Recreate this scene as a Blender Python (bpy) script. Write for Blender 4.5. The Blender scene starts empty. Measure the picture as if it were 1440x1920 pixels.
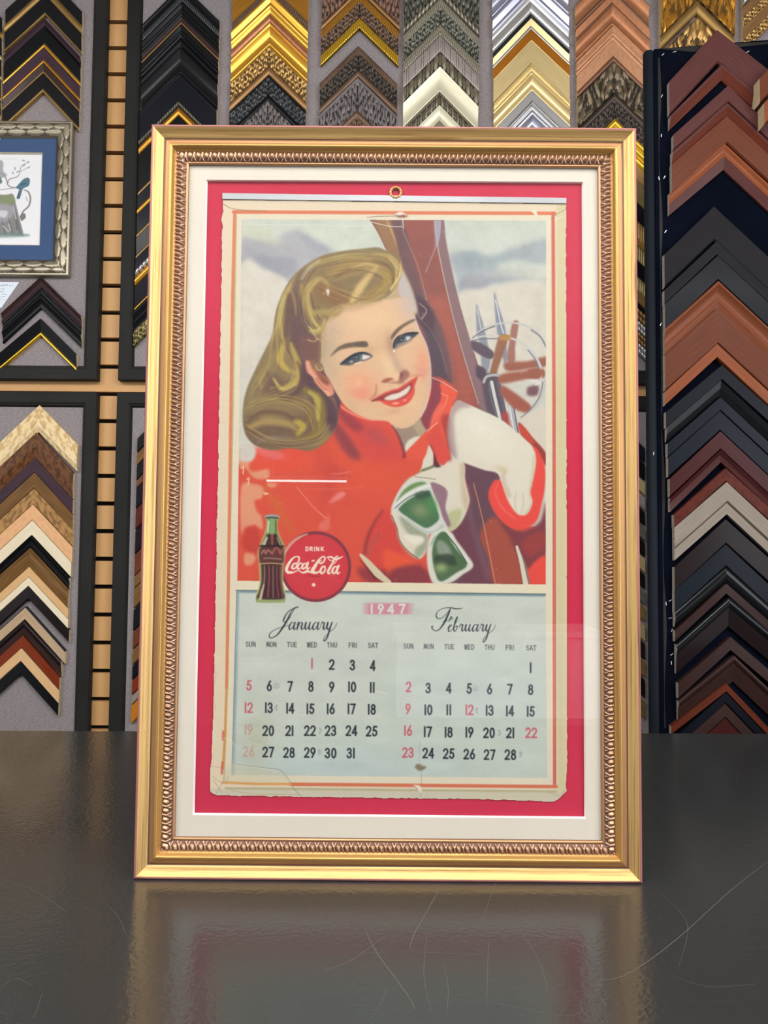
import bpy, math, random
import numpy as np
from mathutils import Vector, Matrix
random.seed(7)
scene=bpy.context.scene
COL=scene.collection
# ------------------------------------------------------------------ camera
FPX=1443.
CAM=np.array([-0.00558,-0.72480,0.30480]); PITCH,ROLL,YAW=0.050145,0.008321,-0.00113
def cam_axes():
    cy,sy,cp,sp=math.cos(YAW),math.sin(YAW),math.cos(PITCH),math.sin(PITCH)
    fw=np.array([sy*cp,cy*cp,sp]); rt=np.array([cy,-sy,0.]); up=np.cross(rt,fw)
    cr,sr=math.cos(ROLL),math.sin(ROLL)
    return cr*rt+sr*up,-sr*rt+cr*up,fw
RT,UP,FW=cam_axes()
def at(px,py,Y):
    d=FW+RT*((px-720)/FPX)-UP*((py-960)/FPX); t=(Y-CAM[1])/d[1]
    return CAM+d*t
def on_top(px,py,z=0.):
    d=FW+RT*((px-720)/FPX)-UP*((py-960)/FPX); t=(z-CAM[2])/d[2]
    return CAM+d*t
cd=bpy.data.cameras.new('camera'); co=bpy.data.objects.new('camera',cd); COL.objects.link(co)
cd.sensor_fit='VERTICAL'; cd.sensor_height=24; cd.sensor_width=18; cd.lens=24*FPX/1920; cd.clip_start=.02
M=Matrix([[RT[0],UP[0],-FW[0],CAM[0]],[RT[1],UP[1],-FW[1],CAM[1]],[RT[2],UP[2],-FW[2],CAM[2]],[0,0,0,1]])
co.matrix_world=M; scene.camera=co
vs=scene.view_settings; vs.view_transform='Standard'; vs.look='None'; vs.gamma=1; vs.use_curve_mapping=False; vs.exposure=-0.40
# ------------------------------------------------------------------ helpers
def l1(c): c=c/255.; return c/12.92 if c<=.04045 else ((c+.055)/1.055)**2.4
KW=1.0
def lin(rgb,k=1.): return tuple(min(.95,l1(c)*k) for c in rgb)+(1.,)
MC={}
def mat(key,rgb,rough=.5,metal=0.,kind='plain',k=1.,coat=0.,var=.12,bump=0.,spec=.5,rgb2=None):
    if key in MC: return MC[key]
    m=bpy.data.materials.new(key); m.use_nodes=True; MC[key]=m
    nt=m.node_tree; N=nt.nodes; L=nt.links; b=N['Principled BSDF']
    c=lin(rgb,k)
    b.inputs['Base Color'].default_value=c; b.inputs['Roughness'].default_value=rough; b.inputs['Metallic'].default_value=metal
    b.inputs['Specular IOR Level'].default_value=spec
    if coat: b.inputs['Coat Weight'].default_value=coat; b.inputs['Coat Roughness'].default_value=.12
    tc=N.new('ShaderNodeTexCoord'); mp=N.new('ShaderNodeMapping')
    L.new(tc.outputs['UV' if kind in('wood','burl','gilt','worn') else 'Object'],mp.inputs[0])
    nz=N.new('ShaderNodeTexNoise'); L.new(mp.outputs[0],nz.inputs[0])
    nz.inputs['Detail'].default_value=5
    sc={'plain':(6,6,6),'wood':(14,190,1),'burl':(60,60,1),'gilt':(12,240,1),'worn':(22,500,1),'felt':(1,1,1)}[kind]
    mp.inputs['Scale'].default_value=sc; nz.inputs['Scale'].default_value=1. if kind!='felt' else 1
    ramp=N.new('ShaderNodeValToRGB'); L.new(nz.outputs['Fac'],ramp.inputs[0])
    d=tuple(max(0,x*(1-var)) for x in c[:3])+(1,); e=tuple(min(1,x*(1+var)) for x in c[:3])+(1,)
    if rgb2 is not None: d=lin(rgb2,k)
    ramp.color_ramp.elements[0].position=.32; ramp.color_ramp.elements[0].color=d
    ramp.color_ramp.elements[1].position=.66; ramp.color_ramp.elements[1].color=e
    if kind=='burl': ramp.color_ramp.elements[0].position=.40; ramp.color_ramp.elements[1].position=.56
    if kind=='worn': ramp.color_ramp.elements[0].position=.36; ramp.color_ramp.elements[1].position=.46
    L.new(ramp.outputs[0],b.inputs['Base Color'])
    if bump:
        n2=N.new('ShaderNodeTexNoise'); L.new(tc.outputs['Object'],n2.inputs[0]); n2.inputs['Scale'].default_value=420 if kind!='felt' else 260; n2.inputs['Detail'].default_value=3
        bp=N.new('ShaderNodeBump'); bp.inputs['Strength'].default_value=bump; bp.inputs['Distance'].default_value=.001
        L.new(n2.outputs['Fac'],bp.inputs['Height']); L.new(bp.outputs[0],b.inputs['Normal'])
    return m
def setp(o,label=None,cat=None,group=None,kind=None):
    if label: o['label']=label
    if cat: o['category']=cat
    if group: o['group']=group
    if kind: o['kind']=kind
    return o
def empty(name,loc,label=None,cat=None,group=None):
    o=bpy.data.objects.new(name,None); COL.objects.link(o); o.location=loc; o.empty_display_size=.03
    return setp(o,label,cat,group)
class MB:
    def __init__(s): s.v=[];s.f=[];s.m=[];s.uv=[];s.mats=[];s.sm=[]
    def mi(s,m):
        if m not in s.mats: s.mats.append(m)
        return s.mats.index(m)
    def quad(s,p,m,uv=None,smooth=False):
        b=len(s.v); s.v+= [tuple(map(float,q)) for q in p]; s.f.append(tuple(range(b,b+len(p)))); s.m.append(s.mi(m)); s.uv.append(uv or [(0,0)]*len(p)); s.sm.append(smooth)
    def box(s,a,b,m):
        x0,y0,z0=a;x1,y1,z1=b
        P=[(x0,y0,z0),(x1,y0,z0),(x1,y1,z0),(x0,y1,z0),(x0,y0,z1),(x1,y0,z1),(x1,y1,z1),(x0,y1,z1)]
        for q in((0,3,2,1),(4,5,6,7),(0,1,5,4),(1,2,6,5),(2,3,7,6),(3,0,4,7)):
            pts=[P[i] for i in q]
            def uvp(p):
                return (p[2],p[0]+p[1]) if abs(z1-z0)>abs(x1-x0) else (p[0],p[2]+p[1])
            s.quad(pts,m,[uvp(p) for p in pts])
    def grid(s,P,m,UV=None,smooth=True,mrow=None):
        # P[i][j] points; mrow: material per j-band
        n,k=len(P),len(P[0]); b=len(s.v)
        for r in P: s.v+=[tuple(map(float,q)) for q in r]
        for i in range(n-1):
            for j in range(k-1):
                s.f.append((b+i*k+j,b+i*k+j+1,b+(i+1)*k+j+1,b+(i+1)*k+j)); mm=mrow[j] if mrow else m
                s.m.append(s.mi(mm)); s.sm.append(smooth)
                s.uv.append([UV[i][j],UV[i][j+1],UV[i+1][j+1],UV[i+1][j]] if UV else [(0,0)]*4)
    def build(s,name,parent=None,loc=None,flip=False):
        me=bpy.data.meshes.new(name)
        v=s.v
        if loc is not None: v=[(a-loc[0],b-loc[1],c-loc[2]) for a,b,c in v]
        f=[tuple(reversed(q)) for q in s.f] if flip else s.f
        me.from_pydata(v,[],f)
        for m in s.mats: me.materials.append(m)
        me.polygons.foreach_set('material_index',s.m); me.polygons.foreach_set('use_smooth',s.sm)
        ul=me.uv_layers.new(name='UVMap'); fl=[]
        for q in s.uv:
            for c in (reversed(q) if flip else q): fl+=[c[0],c[1]]
        ul.data.foreach_set('uv',fl); me.update()
        o=bpy.data.objects.new(name,me); COL.objects.link(o)
        if parent is not None: o.parent=parent
        elif loc is not None: o.location=loc
        return o
def rel(root,pts): return pts
# ---------------------------------------------------------------- printed calendar sheet (drawn as flat print colours)
GX0,GY0,GX1,GY1=388,364,1072,1512
GW,GH=GX1-GX0+1,GY1-GY0+1
class Sheet:
    def __init__(s,w,h,ox,oy,base,res=1.0):
        s.w,s.h,s.ox,s.oy,s.res=w,h,ox,oy,res
        s.a=np.zeros((h,w,3),np.float32); s.a[:]=base
    def T(s,p): return (np.asarray(p,float)-(s.ox,s.oy))*s.res
def spline(p,closed,n=8):
    p=np.asarray(p,float); m=len(p)
    if m<3: return p
    out=[]
    rng=range(m) if closed else range(m-1)
    for i in rng:
        if closed: a,b,c,d=p[(i-1)%m],p[i],p[(i+1)%m],p[(i+2)%m]
        else: a,b,c,d=p[max(i-1,0)],p[i],p[i+1],p[min(i+2,m-1)]
        t=np.linspace(0,1,n,endpoint=False)[:,None]
        out.append(.5*((2*b)+(c-a)*t+(2*a-5*b+4*c-d)*t*t+(3*b-a-3*c+d)*t**3))
    if not closed: out.append(p[-1:])
    return np.concatenate(out)
def blur(m,r):
    if r<.3: return m
    for k in range(2):
        w=max(1,int(round(r)))
        for ax in (0,1):
            pad=[(0,0),(0,0)]; pad[ax]=(w+1,w)
            c=np.cumsum(np.pad(m,pad,mode='edge'),axis=ax,dtype=np.float64)
            n=2*w+1
            if ax==0: m=(c[n:]-c[:-n])/n
            else: m=(c[:,n:]-c[:,:-n])/n
    return m.astype(np.float32)
def poly(S,p,col,soft=0,al=1.,smooth=True,clip=None):
    p=S.T(p); soft=soft*S.res
    if smooth: p=spline(p,True)
    pad=int(soft*3)+3
    x0=max(0,int(p[:,0].min())-pad); x1=min(S.w,int(p[:,0].max())+pad+1)
    y0=max(0,int(p[:,1].min())-pad); y1=min(S.h,int(p[:,1].max())+pad+1)
    if x1<=x0 or y1<=y0: return
    ss=3; W=(x1-x0); H=(y1-y0)
    m=np.zeros((H,W+1),np.float32)
    q=np.roll(p,-1,axis=0)
    for k in range(ss):
        ys=np.arange(y0,y1)+(k+.5)/ss-.5
        for i in range(H):
            y=ys[i]
            sel=((p[:,1]<=y)&(q[:,1]>y))|((q[:,1]<=y)&(p[:,1]>y))
            if not sel.any(): continue
            a,b=p[sel],q[sel]
            xs=np.sort(a[:,0]+(y-a[:,1])/(b[:,1]-a[:,1])*(b[:,0]-a[:,0]))-x0+.5
            for j in range(0,len(xs)-1,2):
                l=min(max(xs[j],0),W); r=min(max(xs[j+1],0),W)
                if r<=l: continue
                li,ri=int(l),int(r)
                if li==ri: m[i,li]+=(r-l)
                else:
                    m[i,li]+=li+1-l
                    m[i,li+1:ri]+=1
                    m[i,ri]+=r-ri
    m=m[:,:W]/ss
    m=blur(m,soft)
    put(S,x0,y0,m*al,col,clip)
def put(S,x0,y0,m,col,clip=None):
    H,W=m.shape
    if clip is not None: m=m*clip[y0:y0+H,x0:x0+W]
    m=np.clip(m,0,1)[...,None]
    v=S.a[y0:y0+H,x0:x0+W]
    S.a[y0:y0+H,x0:x0+W]=v*(1-m)+np.array(col,np.float32)*m
def stroke(S,p,w,col,soft=.6,al=1.,smooth=True,clip=None,closed=False):
    p=S.T(p); n0=len(p)
    w=np.atleast_1d(np.asarray(w,float))*S.res/2
    if len(w)==1: w=np.repeat(w,n0)
    elif len(w)!=n0: w=np.interp(np.linspace(0,1,n0),np.linspace(0,1,len(w)),w)
    if smooth and n0>2:
        n=8; P=spline(p,closed,n)
        if closed: w=np.append(w,w[0]); P=np.vstack([P,P[:1]])
        W=np.interp(np.arange(len(P))/n,np.arange(len(w)),w)
    else: P,W=p,w
    pad=W.max()+soft*2+2; soft=soft*S.res
    x0=max(0,int(P[:,0].min()-pad)); x1=min(S.w,int(P[:,0].max()+pad)+1)
    y0=max(0,int(P[:,1].min()-pad)); y1=min(S.h,int(P[:,1].max()+pad)+1)
    if x1<=x0 or y1<=y0: return
    m=np.full((y1-y0,x1-x0),-9.,np.float32)
    for i in range(len(P)-1):
        a,b=P[i],P[i+1]; wm=max(W[i],W[i+1])+soft+1
        u0=max(x0,int(min(a[0],b[0])-wm)); u1=min(x1,int(max(a[0],b[0])+wm)+2)
        v0=max(y0,int(min(a[1],b[1])-wm)); v1=min(y1,int(max(a[1],b[1])+wm)+2)
        if u1<=u0 or v1<=v0: continue
        X=np.arange(u0,u1)[None,:]-a[0]; Y=np.arange(v0,v1)[:,None]-a[1]
        d=b-a; L=d@d+1e-9
        t=np.clip((X*d[0]+Y*d[1])/L,0,1)
        dist=np.hypot(X-t*d[0],Y-t*d[1])
        s=(W[i]+(W[i+1]-W[i])*t)-dist
        sub=m[v0-y0:v1-y0,u0-x0:u1-x0]; np.maximum(sub,s,out=sub)
    m=np.clip(m/max(soft,.35)*.5+.5,0,1)
    put(S,x0,y0,m*al,col,clip)
def blob(S,c,rx,ry,ang,col,al=1.,clip=None,pw=1.):
    c=S.T(c); rx*=S.res; ry*=S.res; R_=int(max(rx,ry)*2.6)
    x0=max(0,int(c[0])-R_); x1=min(S.w,int(c[0])+R_+1); y0=max(0,int(c[1])-R_); y1=min(S.h,int(c[1])+R_+1)
    if x1<=x0 or y1<=y0: return
    X=np.arange(x0,x1)[None,:]-c[0]; Y=np.arange(y0,y1)[:,None]-c[1]
    a=math.radians(ang); u=(X*math.cos(a)+Y*math.sin(a))/rx; v=(-X*math.sin(a)+Y*math.cos(a))/ry
    put(S,x0,y0,(np.exp(-((u*u+v*v)**pw)).astype(np.float32))*al,col,clip)
def vnoise(h,w,cell,seed,sy=1.):
    r=np.random.RandomState(seed); gh,gw=int(h/(cell*sy))+3,int(w/cell)+3
    g=r.rand(gh,gw); y=np.arange(h)/(cell*sy); x=np.arange(w)/cell
    yi=y.astype(int); xi=x.astype(int); fy=(y-yi); fx=(x-xi); fy=fy*fy*(3-2*fy); fx=fx*fx*(3-2*fx)
    A=g[yi][:,xi]; B=g[yi][:,xi+1]; C=g[yi+1][:,xi]; D=g[yi+1][:,xi+1]
    fy=fy[:,None]; fx=fx[None,:]
    return ((A*(1-fx)+B*fx)*(1-fy)+(C*(1-fx)+D*fx)*fy).astype(np.float32)
def zf(ox,oy,s): return lambda *p:[(ox+a/s,oy+b/s) for a,b in p]

def glyphs():
    # strokes of narrow sans capitals and numerals in a unit box, y down
    def arc(cx,cy,rx,ry,a,b,n=10): return [(cx+rx*math.cos(math.radians(t)),cy+ry*math.sin(math.radians(t))) for t in np.linspace(a,b,n)]
    G={}
    G['1']=[[(.5,0),(.5,1)]]
    G['2']=[arc(.5,.27,.42,.25,-170,20,9)+[(.62,.62),(.08,.98)],[(.06,.98),(.95,.98)]]
    G['3']=[arc(.45,.26,.36,.24,-165,90,9),arc(.45,.73,.42,.25,-90,165,10)]
    G['4']=[[(.72,1),(.72,.02)],[(.72,.02),(.06,.72)],[(.02,.74),(.96,.74)]]
    G['5']=[[(.88,.03),(.3,.03)],[(.3,.03),(.2,.46)],arc(.45,.68,.42,.29,-125,160,11)]
    G['6']=[[(.7,.0),(.35,.34),(.12,.62)],arc(.5,.7,.39,.28,0,360,14)]
    G['7']=[[(.06,.03),(.94,.03)],[(.9,.03),(.35,1)]]
    G['8']=[arc(.5,.25,.33,.22,0,360,12),arc(.5,.73,.4,.26,0,360,13)]
    G['9']=[[(.3,1),(.65,.66),(.88,.38)],arc(.5,.3,.39,.28,0,360,14)]
    G['0']=[arc(.5,.5,.4,.48,0,360,16)]
    G['A']=[[(0,1),(.5,0)],[(.5,0),(1,1)],[(.2,.68),(.8,.68)]]
    G['D']=[[(.1,0),(.1,1)],[(.1,.02),(.4,.02)]+arc(.42,.5,.5,.48,-90,90,9)+[(.1,.98)]]
    G['E']=[[(.1,0),(.1,1)],[(.1,.03),(.9,.03)],[(.1,.5),(.8,.5)],[(.1,.97),(.9,.97)]]
    G['F']=[[(.1,0),(.1,1)],[(.1,.03),(.9,.03)],[(.1,.5),(.8,.5)]]
    G['H']=[[(.1,0),(.1,1)],[(.9,0),(.9,1)],[(.1,.5),(.9,.5)]]
    G['I']=[[(.5,0),(.5,1)]]
    G['K']=[[(.1,0),(.1,1)],[(.9,0),(.12,.55)],[(.3,.4),(.95,1)]]
    G['M']=[[(.02,1),(.15,0)],[(.15,0),(.5,.75)],[(.5,.75),(.85,0)],[(.85,0),(.98,1)]]
    G['N']=[[(.1,1),(.1,0)],[(.1,0),(.9,1)],[(.9,1),(.9,0)]]
    G['O']=[arc(.5,.5,.46,.48,0,360,16)]
    G['R']=[[(.1,0),(.1,1)],[(.1,.03),(.45,.03)]+arc(.5,.27,.36,.24,-80,90,7)+[(.1,.52)],[(.45,.52),(.92,1)]]
    G['S']=[arc(.5,.25,.38,.23,-20,-250,8)+arc(.5,.74,.4,.24,-70,150,9)]
    G['T']=[[(0,.03),(1,.03)],[(.5,0),(.5,1)]]
    G['U']=[[(.1,0),(.1,.6)]+arc(.5,.65,.4,.33,180,0,8)+[(.9,0)]]
    G['W']=[[(0,0),(.25,1)],[(.25,1),(.5,.1)],[(.5,.1),(.75,1)],[(.75,1),(1,0)]]
    return G
GL=glyphs()
def text(S,s,cx,cy,h,w,sw,col,gap,narrow='1I',al=1.,slope=.011):
    ws=[w*.34 if c in narrow else w for c in s]
    tot=sum(ws)+gap*(len(s)-1); x=cx-tot/2
    for c,cw in zip(s,ws):
        for st in GL[c]:
            P=[]
            for a,b in st:
                px=x+(.5 if c in narrow else a)*cw+(b-.5)*-h*.006; py=cy-h/2+b*h
                P.append((px,py+(px-cx)*slope))
            stroke(S,P,sw,col,soft=.75,al=al,smooth=len(P)>3)
        x+=cw+gap

def paint_calendar():
    S=Sheet(GW,GH,GX0,GY0,(226,207,180))
    F1,F2,F3,F4,F5,F6,F8=zf(440,400,4.8),zf(740,400,4.8),zf(560,560,4.8),zf(440,780,4.8),zf(720,680,4.114),zf(460,950,6.857),zf(380,400,2)
    C1,C2,E1,E2=zf(380,1100,4),zf(720,1100,4),zf(560,610,8),zf(680,600,8)
    P=lambda *a,**k: poly(S,*a,**k); K=lambda *a,**k: stroke(S,*a,**k); B=lambda *a,**k: blob(S,*a,**k)
    # border paper and lines
    P([(441,402),(1036,404),(1040,1470),(424,1465)],(224,212,188),smooth=False)
    P([(1043,378),(1070,378),(1072,1505),(1046,1500)],(214,200,162),soft=1,smooth=False)
    P([(392,1478),(1062,1484),(1062,1510),(388,1506)],(204,195,172),soft=2,smooth=False)
    # grey-green shadow line printed inside the orange rule
    K([(443,404),(437,760),(429,1110),(420,1462)],3,(186,178,140),smooth=False)
    K([(1034,406),(1038,1466)],2,(214,196,160),smooth=False)
    K([(424,1478),(1043,1484)],4,(182,174,138),smooth=False,soft=1.5)
    # picture field
    pic=[(453,411),(1024,414),(1023,1096),(445,1089)]
    cm=Sheet(GW,GH,GX0,GY0,(0,0,0)); poly(cm,pic,(1,1,1),smooth=False); cl=cm.a[...,0].copy()
    P(pic,(204,200,188),smooth=False)
    P(F8((140,20),(1300,20),(1300,300),(140,300)),(197,201,190),soft=4,smooth=False,clip=cl)
    # mountains left
    P(F1((70,210),(300,230),(420,200),(560,160),(880,330),(820,420),(620,520),(500,620),(300,520),(70,450)),(172,170,174),soft=5,clip=cl)
    P(F1((70,380),(300,380),(560,420),(520,560),(430,580),(260,500),(70,440)),(158,158,166),soft=4,clip=cl)
    P(F1((540,140),(640,180),(860,330),(700,330)),(160,162,172),soft=5,al=.7,clip=cl)
    P(F1((280,120),(420,270),(300,260),(80,200),(80,140)),(200,200,180),soft=5,al=.8,clip=cl)
    P(F1((600,100),(1250,120),(1330,260),(1100,330),(900,300),(700,200)),(200,205,190),soft=6,al=.8,clip=cl)
    P(F1((70,470),(280,510),(460,600),(440,760),(340,1100),(220,1300),(200,1450),(70,1450)),(212,204,192),soft=4,clip=cl)
    # mountains right
    P(F2((480,380),(700,340),(860,380),(1100,300),(1370,240),(1370,460),(1100,420),(900,470),(1000,520),(1370,560),(1370,640),(900,640),(760,700),(600,760),(560,600)),(165,170,174),soft=5,clip=cl)
    P(F2((560,380),(720,350),(860,420),(1040,330),(900,470),(620,470)),(148,160,164),soft=6,al=.8,clip=cl)
    P(F2((800,560),(1000,520),(1370,480),(1370,600),(1000,560)),(196,196,184),soft=5,al=.9,clip=cl)
    P(F2((580,600),(760,560),(880,600),(800,680),(620,730)),(152,150,158),soft=5,al=.7,clip=cl)
    P(F2((560,770),(800,680),(1370,640),(1370,1400),(700,1400)),(208,200,186),soft=4,clip=cl)
    n=vnoise(GH,GW,26,3)*.6+vnoise(GH,GW,9,4)*.4
    S.a+=((n-.5)*16)[...,None]*cl[...,None]
    # skis
    P(F8((590,-40),(650,-40),(890,-40),(905,40),(915,130),(960,330),(1012,500),(1075,745),(960,740),(860,640),(850,560),(800,400),(770,300),(735,200),(690,140),(655,70)),(140,92,86),smooth=True,soft=0,clip=cl)
    P(F8((625,-30),(700,-30),(725,110),(760,220),(745,230),(700,150),(670,90)),(152,112,80),soft=1,clip=cl)
    K(F8((690,25),(722,100),(750,180),(790,330)),[3,4,3,2],(196,160,110),al=.7,clip=cl)
    P(F8((700,-30),(752,-30),(775,90),(800,190),(835,320),(905,450),(935,640),(880,640),(855,560),(830,430),(790,320),(748,190),(725,100)),(112,82,86),soft=1,clip=cl)
    P(F8((752,-30),(868,-30),(880,130),(920,330),(970,520),(1032,715),(950,690),(935,560),(890,400),(835,300),(800,190),(775,100)),(150,84,76),soft=1,clip=cl)
    P(F8((850,320),(915,330),(965,520),(1025,700),(960,690),(945,560),(900,420)),(172,92,78),soft=6,al=.8,clip=cl)
    P(F8((770,120),(860,60),(870,140),(900,300),(850,300),(800,220)),(138,84,78),soft=6,al=.6,clip=cl)
    P(F8((862,-30),(895,-30),(918,130),(962,330),(1014,520),(1068,730),(1035,715),(975,520),(925,330),(885,140)),(136,106,110),soft=1,clip=cl)
    K(F8((870,30),(884,140),(925,330),(975,520),(1035,715)),[2.6,1.6],(200,180,160),al=.7,clip=cl)
    K(F8((902,60),(920,130),(964,330),(1015,520)),1.2,(205,188,168),al=.6,clip=cl)
    K(F2((70,70),(70,140),(130,290),(210,480),(290,780)),[1.5,1.2],(190,160,140),al=.6,clip=cl)
    K(F2((410,70),(400,200),(370,300),(280,530)),[2.5,1.4],(190,185,195),al=.6,clip=cl)
    P(F2((360,70),(410,70),(400,220),(372,300)),(170,168,184),soft=2,al=.8,clip=cl)
    P(F8((775,290),(830,335),(865,430),(905,560),(925,660),(860,640),(858,560),(832,450),(800,380)),(88,72,82),soft=3,clip=cl)
    P(F2((180,740),(270,790),(360,920),(330,1060),(220,980)),(84,62,72),soft=3,clip=cl)
    K(F2((220,810),(280,860),(280,900),(240,960)),[2,3,2],(190,160,160),al=.6,clip=cl)
    K(F2((200,860),(230,950),(260,900)),1.6,(150,130,140),al=.7,clip=cl)
    K(F2((240,960),(330,1060),(420,1240),(470,1440)),[1.5,3],(120,100,112),al=.7,clip=cl)
    # ski poles and baskets
    P(F2((735,815),(775,930),(800,1010),(860,1300),(830,1440),(790,1440),(770,1200),(738,1060)),(140,142,152),soft=.6,clip=cl)
    K(F2((745,860),(762,960),(780,1050)),2,(205,208,210),al=.8,clip=cl)
    P(F2((895,705),(930,820),(975,960),(1000,1080),(1010,1300),(980,1330),(925,1080),(905,900)),(132,136,152),soft=.6,clip=cl)
    K(F2((908,780),(930,880),(955,1000),(980,1080)),2.4,(210,212,216),al=.9,clip=cl)
    P(F2((690,1150),(780,1170),(890,1250),(870,1310),(780,1280),(700,1220)),(94,78,90),soft=1,clip=cl)
    P(F2((740,1370),(820,1410),(800,1500),(740,1470)),(86,70,84),soft=1,clip=cl)
    P(F2((1060,985),(1115,985),(1085,1200),(1080,1330),(1010,1320),(1030,1160)),(158,108,98),soft=1,clip=cl)
    P(F2((1000,1340),(1200,1330),(1370,1290),(1370,1370),(1220,1400),(1040,1420),(990,1400)),(152,92,76),soft=1.5,clip=cl)
    P(F2((1200,1410),(1330,1400),(1340,1480),(1200,1480)),(150,84,66),soft=1.2,clip=cl)
    K(F2((690,1140),(780,1050),(900,1000),(1060,985),(1210,1025),(1300,1090),(1362,1190)),[2,4.5],(190,188,186),soft=.8,clip=cl)
    K(F2((700,1120),(790,1060),(900,1015)),[1.5,2.5],(95,95,112),clip=cl)
    K(F2((1230,1050),(1310,1110),(1362,1200)),3,(128,128,142),clip=cl)
    K(F2((685,1142),(800,1105),(950,1105),(1090,1140),(1210,1220),(1290,1330),(1320,1420),(1310,1500),(1240,1600),(1080,1700)),[2,5,4],(196,194,190),soft=.8,clip=cl)
    K(F2((690,1148),(800,1130),(940,1128)),2,(110,110,126),clip=cl)
    K(F2((1200,1230),(1270,1320),(1300,1400)),2.2,(122,122,136),clip=cl)
    P(F2((940,1112),(1020,1112),(975,1270),(930,1400),(905,1500),(850,1480),(880,1330)),(148,100,76),soft=1,clip=cl)
    P(F2((950,1098),(1040,1098),(1030,1140),(945,1140)),(176,128,72),soft=1,clip=cl)
    # lower basket, shafts
    P(F5((760,110),(860,90),(900,150),(930,430),(900,440),(800,380)),(92,80,90),soft=1.5,clip=cl)
    K(F5((770,150),(790,110),(850,95),(900,110),(910,160)),5,(176,174,172),clip=cl)
    K(F5((830,150),(860,290),(895,430)),6,(206,206,200),clip=cl)
    K(F5((810,160),(830,290),(870,410)),2.4,(110,108,120),clip=cl)
    K(F5((880,160),(915,300),(945,450)),6,(98,94,108),clip=cl)
    K(F5((975,330),(990,430),(1015,540)),8,(170,170,178),clip=cl); K(F5((968,330),(984,430),(1004,530)),2,(226,226,226),clip=cl)
    K(F5((1000,340),(1015,430),(1035,540)),2.5,(100,92,110),clip=cl)
    P(F5((905,90),(1120,60),(1225,50),(1225,105),(1130,120),(905,160)),(156,92,74),soft=2,clip=cl)
    P(F5((905,180),(960,200),(1130,330),(1100,385),(1000,350),(900,240)),(158,88,74),soft=1.5,clip=cl)
    P(F5((1110,190),(1190,180),(1180,250),(1110,250)),(120,84,92),soft=2,clip=cl)
    K(F5((1240,130),(1225,240),(1160,350),(1060,440)),5,(188,186,182),clip=cl)
    K(F5((1225,150),(1200,260),(1130,360),(1060,420)),2.2,(120,118,130),clip=cl)
    K(F5((1130,140),(1200,150),(1170,170)),3,(218,214,206),clip=cl)
    P(F5((905,400),(950,380),(975,480),(1000,520),(930,460)),(168,72,70),soft=1.5,clip=cl)
    # jacket
    R1,R2,R3,DK=(214,84,66),(222,92,76),(196,70,64),(122,58,68)
    P(F8((124,1400),(138,935),(180,895),(300,870),(440,850),(490,790),(495,690),(620,770),(690,775),(740,830),(830,760),(860,615),(955,665),(930,740),(930,930),(990,960),(1080,1000),(1120,1150),(1300,1200),(1300,1400)),R1,soft=.5,clip=cl)
    P(F4((720,330),(860,360),(860,900),(900,1150),(1040,1500),(860,1530),(800,1000)),(206,78,66),soft=12,al=.8,clip=cl)
    P(F4((920,200),(1150,400),(1440,420),(1440,620),(1100,700),(900,520)),(218,86,66),soft=8,al=.9,clip=cl)
    P(F4((50,330),(180,290),(560,330),(700,360),(700,440),(380,520),(160,470)),(224,84,66),soft=5,al=.9,clip=cl)
    P(F4((180,290),(330,300),(450,350),(400,390),(260,360)),(226,110,108),soft=3,al=.9,clip=cl)
    P(F4((240,640),(360,700),(480,900),(540,1040),(480,1040),(360,850)),(206,100,60),soft=4,al=.8,clip=cl)
    # worn patches at the left of the jacket
    for q in (((50,300),(180,300),(130,440),(160,500),(300,480),(300,560),(180,560),(100,470),(50,460)),((60,640),(170,610),(260,650),(240,740),(180,760),(200,860),(240,900),(250,1020),(180,980),(130,1020),(60,1050)),((90,1240),(150,1220),(190,1280),(150,1340),(90,1330)),((290,600),(380,610),(360,640),(310,640))):
        P(F4(*q),(222,160,126),soft=1.6,al=.85,clip=cl)
    P(F4((50,290),(110,250),(190,300),(160,400),(50,400)),(206,196,184),soft=2.5,clip=cl)
    P(F4((90,1010),(200,1010),(230,1200),(130,1230),(70,1160)),(196,68,60),soft=3,clip=cl)
    for q in (((60,470),(80,460),(75,520)),((110,570),(130,560),(120,620)),((260,690),(300,700),(270,705))): K(F4(*q),2.4,(236,200,160),al=.8,clip=cl)
    K(F4((560,640),(640,740),(740,850),(820,920)),[2,1.6,3],(232,140,130),al=.7,clip=cl)
    P(F4((820,930),(850,880),(850,1020),(760,1020),(770,960)),(226,120,108),soft=2,al=.7,clip=cl)
    P(F4((870,740),(940,690),(1000,690),(960,740),(850,790)),(232,150,150),soft=2,al=.7,clip=cl)
    P(F4((840,440),(1000,500),(1020,600),(900,560),(870,800),(830,700)),(196,72,66),soft=6,al=.7,clip=cl)
    K(F4((870,520),(960,518),(1040,500)),3,(226,120,110),al=.6,clip=cl)
    K(F4((640,660),(960,655),(1160,640)),1.5,(228,110,90),al=.6,clip=cl)
    # pocket flap at the bottom
    P(F4((1330,850),(1420,900),(1470,1050),(1500,1200),(1600,1420),(1600,1540),(1300,1540),(1180,1400),(1170,1180),(1230,1000)),(208,72,66),soft=2,clip=cl)
    K(F4((1330,850),(1230,1010),(1180,1160),(1175,1230)),[3,7,8],(150,60,60),soft=3,al=.85,clip=cl)
    K(F4((1300,1060),(1230,1160),(1200,1240)),[4,7],(168,92,84),soft=3,al=.7,clip=cl)
    P(F8((580,1330),(680,1335),(830,1340),(860,1385),(640,1392)),(140,58,66),soft=4,al=.9,clip=cl)
    P(F5((0,1440),(270,1560),(180,1620),(40,1640)),(232,92,62),soft=3,al=.8,clip=cl)
    P(F5((60,1600),(280,1560),(330,1700),(60,1700)),(138,60,68),soft=4,clip=cl)
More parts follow.
